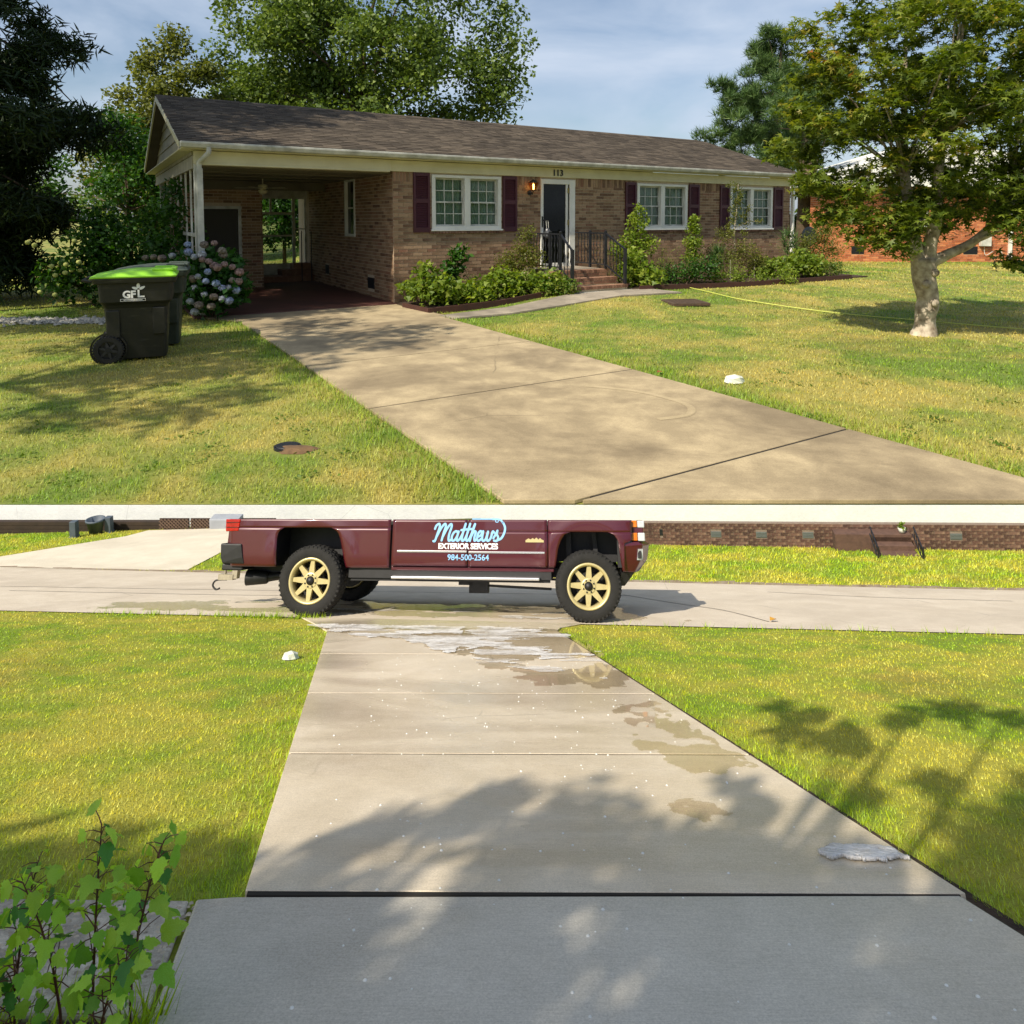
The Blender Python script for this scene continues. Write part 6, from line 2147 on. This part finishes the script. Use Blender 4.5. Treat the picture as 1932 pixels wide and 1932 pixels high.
# lamps
tl = obj('tail_light', MB().add([(-1.4, .01, 1.09), (-1.2, .0, 1.1), (-1.185, -.004, 1.262), (-1.42, .01, 1.262), (-1.4, .2, 1.09), (-1.2, .2, 1.1), (-1.185, .2, 1.2), (-1.42, .2, 1.2)], [(0, 1, 2, 3), (4, 7, 6, 5), (0, 4, 5, 1), (1, 5, 6, 2), (2, 6, 7, 3), (3, 7, 4, 0)]), M_TRED, truck, bevel=.01)
obj('lens_bar', MB().box(-1.4, -1.2, -.012, .0, 1.15, 1.157).box(-1.4, -1.2, -.012, .0, 1.215, 1.222), plain('dark_red', '#5a0808', rough=.3), tl)
hd = obj('headlight', MB().box(4.43, 4.58, .1, .4, .995, 1.25), M_PAINT, truck, bevel=.01)
for z0, z1 in ((1.0, 1.1), (1.17, 1.255)):
    obj('amber_lens', MB().box(4.42, 4.5, .075, .12, z0, z1), M_AMBER, hd, bevel=.008)
    obj('clear_lens', MB().box(4.505, 4.6, .085, .4, z0 - .005, z1), M_CLEAR, hd, bevel=.012)
obj('grille', MB().box(4.4, 4.56, .4, 1.5, 1.0, 1.2), M_BLACKP, truck, bevel=.01)
obj('tailgate', MB().box(-1.4, -1.33, .1, 1.8, .93, 1.2), M_PAINT, truck, bevel=.01)
obj('cab_floor', MB().box(-1.3, 4.35, .06, 1.84, ZT - .02, ZT - .008), M_BLACKP, truck)
# trim
tr1 = obj('trim_strip', MB().box(1.18, 2.165, -.016, .004, .838, .862), M_CHROME, DOOR_R, bevel=.004)
tr2 = obj('trim_strip', MB().box(2.19, 3.24, -.016, .004, .832, .856), M_CHROME, DOOR_F, bevel=.004)
# hitch
ht = obj('tow_hitch', MB().box(-1.62, -1.4, .9, .98, .5, .58).box(-1.68, -1.6, .89, .99, .38, .66).box(-1.9, -1.66, .88, 1.0, .36, .44).lathe([(0, .44), (.02, .44), (.02, .5), (.04, .53), (.035, .57), (0, .585)], 12, 'z', (-1.82, .94, 0)), plain('steel', '#a8a08c', '#8f8878', 8, .45, Metallic=.5), truck)
obj('hook', MB().tube(smooth_line([(-1.78, .94, .36), (-1.95, .94, .35), (-2.0, .94, .28), (-1.94, .94, .22), (-1.88, .94, .24)], 4), .014, 6), M_BLACKP, ht)


def wheel(x, y, r, turn=0.0, outer=-1):
    z = r
    w = obj('wheel', MB().lathe([(r * .64, -.12), (r * .7, -.14), (r * .9, -.145), (r * .97, -.125), (r, -.09), (r, .09), (r * .97, .125), (r * .9, .145), (r * .7, .14), (r * .64, .12)], 56, 'y'), M_TYRE, truck, Matrix.Translation((x, y, z)) @ Matrix.Rotation(turn, 4, 'Z'), smooth=True)
    t = MB()
    for k in range(44):
        a = 2 * math.pi * k / 44
        for s in (-1, 1):
            j = len(t.v)
            t.box(r * .965, r * 1.012, .045 * s - .04, .045 * s + .04 + .02 * s, -.02, .02)
            t.box(r * .9, r * .985, .115 * s - .025, .115 * s + .03, -.014, .014)
            for i in range(j, len(t.v)):
                px, py, pz = t.v[i]
                aa = a + (.07 if s > 0 else 0)
                t.v[i] = (px * math.cos(aa) - pz * math.sin(aa), py, px * math.sin(aa) + pz * math.cos(aa))
    o = obj('tread', t, M_TYRE, w)
    o['kind'] = 'stuff'
    yo = outer * .125
    s = outer
    R_ = r * .65
    rim = obj('rim', MB().lathe([(R_ * 1.03, s * .13), (R_ * 1.0, s * .142), (R_ * .93, s * .138), (R_ * .86, s * .09), (R_ * .84, -s * .1), (R_ * .9, -s * .1), (R_ * .92, s * .08)], 48, 'y', closed=True), M_GOLD, w, smooth=True)
    obj('drum', MB().lathe([(0, s * .02), (R_ * .6, s * .02), (R_ * .6, -s * .05), (0, -s * .05)], 28, 'y').lathe([(0, -s * .09), (R_ * .84, -s * .09), (R_ * .84, -s * .1), (0, -s * .1)], 28, 'y'), M_BLACKP, w)
    sv = [(R_ * .2, s * .095, -.045), (R_ * .87, s * .1, -.026), (R_ * .87, s * .1, .026), (R_ * .2, s * .095, .045)]
    sb = [(q[0], s * .045, q[2]) for q in sv]
    me = MB().add(sv + sb, [(0, 1, 2, 3), (7, 6, 5, 4), (0, 4, 5, 1), (1, 5, 6, 2), (2, 6, 7, 3), (3, 7, 4, 0)]).mesh('spoke')
    fix_normals(me)
    me.materials.append(M_GOLD)
    for k in range(8):
        q = bpy.data.objects.new('spoke', me)
        COL.objects.link(q)
        q.parent = w
        q.matrix_local = Matrix.Rotation(k * math.pi / 4 + .05, 4, 'Y')
    obj('hub', MB().lathe([(R_ * .34, s * .05), (R_ * .34, s * .1), (R_ * .3, s * .104), (R_ * .2, s * .104)], 32, 'y'), M_GOLD, w)
    obj('hub_cap', MB().lathe([(0, s * .135), (R_ * .16, s * .13), (R_ * .18, s * .1), (R_ * .18, s * .06)], 24, 'y'), M_BLACKP, w, smooth=True)
    nt_ = MB()
    for k in range(8):
        a = k * math.pi / 4 + .4427
        nt_.lathe([(0, s * .112), (.011, s * .112), (.013, s * .1)], 8, 'y', (R_ * .27 * math.cos(a), 0, R_ * .27 * math.sin(a)))
    obj('lug_nuts', nt_, M_BLACKP, w)['kind'] = 'stuff'
    return w


wheel(-.06, .13, .455)
wheel(3.81, .13, .435, R(5))
wheel(-.06, 1.77, .455, 0, 1)
wheel(3.81, 1.77, .435, R(5), 1)


# painted lettering on the doors
def stroke(m, pts, width, y, sx, sz, ox, oz, shear=.16):
    ln = smooth_line(pts, 7)
    q = [Vector((ox + (p.x + shear * p.y) * sx, oz + p.y * sz)) for p in ln]
    for i in range(len(q) - 1):
        d = q[i + 1] - q[i]
        if d.length < 1e-6:
            continue
        d.normalize()
        nn = Vector((-d.y, d.x)) * width / 2
        yy = y - (len(m.f) % 60) * .00003
        m.add([(q[i].x - nn.x, yy, q[i].y - nn.y), (q[i + 1].x - nn.x, yy, q[i + 1].y - nn.y), (q[i + 1].x + nn.x, yy, q[i + 1].y + nn.y), (q[i].x + nn.x, yy, q[i].y + nn.y)], [(0, 1, 2, 3)])
        yy -= .00001
        m.add([(q[i].x + width / 2 * math.cos(t), yy, q[i].y + width / 2 * math.sin(t)) for t in np.linspace(0, 6.283, 9)[:-1]], [tuple(range(8))])
    e = q[-1]
    m.add([(e.x + width / 2 * math.cos(t), y - .002, e.y + width / 2 * math.sin(t)) for t in np.linspace(0, 6.283, 9)[:-1]], [tuple(range(8))])


SCRIPT = [
    [(-.15, 1.2), (-.05, 1.55), (.2, 1.7), (.27, 1.35), (.17, .7), (.05, .02), (-.1, -.02)],
    [(.15, .45), (.45, 1.3), (.72, 1.7), (.85, 1.5), (.76, .8), (.68, .05)],
    [(.74, .45), (1.02, 1.25), (1.3, 1.68), (1.42, 1.45), (1.3, .6), (1.36, .04), (1.6, .16)],
    [(2.12, .8), (1.95, .98), (1.72, .82), (1.6, .42), (1.7, .05), (1.92, .1), (2.1, .5), (2.17, .95), (2.1, .3), (2.2, .02), (2.42, .25)],
    [(2.42, .25), (2.62, .9), (2.72, 1.72), (2.6, .8), (2.58, .2), (2.7, .02), (2.9, .25)],
    [(2.4, 1.08), (2.75, 1.14), (3.35, 1.2)],
    [(2.9, .25), (3.05, .9), (3.15, 1.72), (3.02, .8), (3.0, .2), (3.12, .02), (3.3, .25)],
    [(3.3, .25), (3.5, 1.0), (3.62, 1.7), (3.5, 1.2), (3.38, .02)],
    [(3.42, .4), (3.6, .92), (3.8, .92), (3.76, .4), (3.82, .05), (4.02, .22)],
    [(4.02, .42), (4.3, .55), (4.4, .82), (4.25, 1.0), (4.06, .75), (4.03, .28), (4.18, .02), (4.44, .25)],
    [(4.5, .98), (4.5, .3), (4.64, .03), (4.86, .25), (4.96, .95), (4.94, .3), (5.08, .03), (5.3, .3), (5.4, .95), (5.56, .85)],
    [(5.56, .3), (5.75, .75), (5.84, 1.05), (5.83, .7), (6.0, .38), (5.92, .05), (5.66, .06)],
    [(5.95, .1), (6.3, .3), (6.5, .8), (6.52, 1.3), (6.35, 1.7), (6.22, 1.85)],
]
M_BLUEP = plain('sky_blue_print', '#7fb2dd', '#8abbe4', 8, .45)
M_WHITEP = plain('white_vinyl', '#e9e9ea', rough=.45)
m = MB()
for s_ in SCRIPT:
    stroke(m, s_, .03, -.006, .148, .13, 1.705, .985, .14)
# the washing lance whose hose is the tail of the last letter
for pts, w in (([(3.3, 2.2), (5.2, 2.2)], .016), ([(5.2, 2.2), (5.9, 2.15), (6.22, 1.85)], .026), ([(5.5, 2.1), (5.55, 1.92), (5.75, 1.9), (5.8, 2.05)], .01)):
    stroke(m, pts, w, -.006, .148, .13, 1.705, .985, .14)
o = obj('lettering', m, M_BLUEP, DOOR_F, fix=False)
o['label'] = 'sky blue script name with a washing lance'
rx = Matrix.Rotation(math.pi / 2, 4, 'X')
o = obj('lettering', text_mesh('EXTERIOR SERVICES', .1, .0036, .93), M_WHITEP, DOOR_F, Matrix.Translation((2.18, -.0062, .886)) @ rx)
o['label'] = 'white capitals EXTERIOR SERVICES'
o = obj('lettering', text_mesh('984-500-2564', .105, .0016, .98), M_BLUEP, DOOR_F, Matrix.Translation((2.185, -.0062, .742)) @ rx)
o['label'] = 'sky blue telephone number 984-500-2564'
bd = MB().prism([(2.98, .975), (3.23, .975), (3.23, 1.0), (3.2, 1.012), (3.18, 1.03), (3.155, 1.01), (3.13, 1.036), (3.1, 1.012), (3.08, 1.03), (3.05, 1.01), (3.02, 1.025), (2.98, 1.0)], -.012, .002, 'xz')
o = obj('badge', bd, M_GOLD, DOOR_F)
o['label'] = 'gold mountain-shaped badge'

# ------------------------------------------------------------------ saplings in the near bed
def lobed_leaf():
    """three-lobed toothed leaf, drooping a little"""
    out = [(0, 0), (.16, -.04), (.3, .03), (.36, .16), (.5, .2), (.44, .3), (.52, .42), (.36, .44), (.3, .5), (.33, .66), (.2, .7), (.15, .84), (0, 1.0)]
    ring = out + [(-x, y) for x, y in out[-2:0:-1]]
    v = [(0, .3, 0)]
    for x, y in ring:
        v.append((x, y, -.34 * y * y + .22 * abs(x) - .3 * x * x + .04 * math.sin(9 * x + 5 * y)))
    f = [(0, 1 + i, 1 + (i + 1) % len(ring)) for i in range(len(ring))]
    return v, f


lv, lf = lobed_leaf()
LEAFM = []
for nm, c in (('young_leaf', '#a6cf45'), ('mature_leaf', '#78ab32'), ('dark_leaf', '#447a34'), ('red_leaf', '#8a4a30')):
    n = NT(nm)
    vv = n.noise(26, 3, .6)
    col = n.mixc(n.rng(vv, .35, .7, 0, .5), lin(c), n.hsv(lin(c), .51, .9, 1.35))
    col = n.hsv(col, .5, 1, n.rng(n.objrand(), 0, 1, .75, 1.2))
    a = n.pbr(col, .45, n.bump(n.noise(60, 2), .2, .01))
    t = n.n('ShaderNodeBsdfTranslucent')
    n.put(t.inputs['Color'], n.hsv(col, .49, 1.1, 1.4))
    mx = n.n('ShaderNodeMixShader')
    mx.inputs[0].default_value = .5
    n.put(mx.inputs[1], a)
    n.put(mx.inputs[2], t.outputs[0])
    me = MB().add(lv, lf).mesh('leaf')
    me.shade_smooth()
    me.materials.append(n.done(mx.outputs[0]))
    LEAFM.append(me)
M_STEM = plain('red_stem', '#5a2a22', '#45311f', 8, .6)


def sapling(label, x, y, h, lean, n_l, size, seed):
    rnd = random.Random(seed)
    t = thing('sapling', label, 'plant', low_upright(x, y, .015), 'red-stemmed saplings in the near corner')
    pts = [(lean[0] * k * k, lean[1] * k, h * k) for k in (0, .25, .5, .75, 1)]
    m = MB()
    m.tube(pts, [.0042, .0038, .0032, .0026, .0015], 6)
    for i in range(n_l):
        k = .3 + .7 * (i / (n_l - 1)) ** .9
        a = i * 2.4 + rnd.uniform(-.4, .4)
        b = Vector((lean[0] * k * k, lean[1] * k, h * k))
        pl = rnd.uniform(.05, .11) * (1.15 - .7 * k)
        d = Vector((math.cos(a), math.sin(a), .45))
        e = b + d * pl
        m.tube([b, b.lerp(e, .5) + Vector((0, 0, .006)), e], [.0018, .0016, .0013], 4, False)
        sz = size * rnd.uniform(.55, 1.3) * (1.1 - .25 * k)
        c = rnd.choice((0, 0, 0, 1, 1, 2)) if rnd.random() > .03 else 3
        mt = Matrix.Translation(e) @ Matrix.Rotation(a - math.pi / 2, 4, 'Z') @ Matrix.Rotation(rnd.uniform(-1.35, .15), 4, 'X') @ Matrix.Rotation(rnd.uniform(-.8, .8), 4, 'Y') @ Matrix.Scale(sz, 4)
        obj('leaf', LEAFM[c], None, t, mt)
    obj('stem', m, M_STEM, t)


sapling('tallest sapling leaning right, nearest the driveway', -1.15, 2.72, .56, (.1, .04), 35, .06, 1)
sapling('tall straight sapling second from the driveway', -1.25, 2.7, .61, (.02, .05), 36, .057, 2)
sapling('sapling leaning left in the middle of the clump', -1.29, 2.62, .48, (-.12, .04), 34, .057, 3)
sapling('slim sapling in front of the pebbled walk', -1.5, 2.72, .48, (.06, .05), 34, .057, 4)
sapling('dense sapling at the left edge of the clump', -1.62, 2.66, .46, (-.02, .02), 38, .06, 5)
sapling('leafy sapling at the far left corner', -1.76, 2.66, .46, (-.04, .02), 40, .062, 6)
sapling('short sapling at the foot of the tallest one', -1.17, 2.58, .32, (.1, .02), 32, .06, 7)
sapling('short sapling in the front of the clump', -1.38, 2.55, .3, (.0, .02), 34, .06, 8)
sapling('low sapling at the bottom left of the clump', -1.6, 2.53, .3, (-.05, .02), 34, .06, 9)
sapling('sapling with a tuft of leaves near the left edge', -1.7, 2.56, .36, (.03, .02), 36, .06, 10)
Pw = np.stack([np.concatenate([RNG.normal(-1.1, .03, 60), RNG.uniform(-1.8, -1.1, 120)]), np.concatenate([RNG.normal(2.72, .05, 60), RNG.normal(2.66, .06, 120)])], 1)
g = blades('weeds', Pw, np.full(len(Pw), .02), np.full(len(Pw), 1.0), .14, .008, M_BLADE_B, M_LOW)
tag(g, 'tufts of grass among the sapling stems', 'grass', kind='stuff')

# ------------------------------------------------------------------ unseen tree behind the viewer, its crown shaped to shade the lower plot
s_loc = MBASIS.transposed() @ SUN
tg = []
for x in np.arange(-3.2, 3.9, .42):
    for y in np.arange(1.6, 3.35, .34):
        if RNG.uniform() > (.3 if -.2 < x < 2.2 and y < 3.1 else .1):
            tg.append((x + RNG.normal() * .1, y + RNG.normal() * .08, .3))
tg += [(0.0, 4.5, .13), (.3, 4.3, .22), (-.2, 4.2, .24), (-.6, 4.0, .16), (.5, 4.0, .26), (.15, 3.85, .3), (.75, 3.7, .28), (1.05, 3.95, .16), (1.3, 4.35, .13), (1.25, 4.6, .1), (.9, 3.5, .3), (1.4, 3.55, .25), (-.75, 3.95, .14),
       *[(RNG.uniform(1.9, 4.2), RNG.uniform(4.0, 6.3), RNG.uniform(.05, .13)) for _ in range(22)], (1.95, 5.6, .2), (2.3, 5.5, .16), (3.4, 6.1, .2), (2.9, 5.95, .12), (2.4, 4.65, .16), (2.7, 4.25, .26), (2.3, 3.95, .3), (2.9, 3.75, .36), (2.0, 3.6, .25), (-1.6, 3.68, .22), (-2.1, 3.72, .24), (-2.6, 3.75, .26), (-3.1, 3.8, .3), (-1.3, 3.5, .2), (-1.8, 3.5, .25), (-2.4, 3.55, .25), (-2.9, 3.55, .3), (-1.4, 3.85, .14), (-1.95, 3.95, .12)]
base = low_point(-5.4, -5.2, 0)
cc, rr = [], []
for (x, y, r_) in tg:
    t_ = RNG.uniform(9.2, 11.5)
    w = low_point(x, y, 0) + SUN * t_ - base
    cc.append(tuple(w))
    rr.append(r_)
sh = thing('shade_tree', 'large unseen leafy tree, crown shaped to shade the near slab', 'tree', Matrix.Translation(base))
leaves('crown', L_OAK, sh, blob_points(np.array(cc), np.array(rr), 21000, .7, .8), .13)
zc_ = float(np.mean([c[2] for c in cc]))
xc_, yc_ = float(np.mean([c[0] for c in cc])), float(np.mean([c[1] for c in cc]))
limbs(sh, [(0, 0, -.3), (.1, 0, 1.5), (xc_ * .4, yc_ * .4, zc_ * .6), (xc_ * .7, yc_ * .7, zc_ * .9)], [.3, .24, .18, .1], [cc[i] for i in range(0, len(cc), 4)], M_BARK, .07, seed=8)
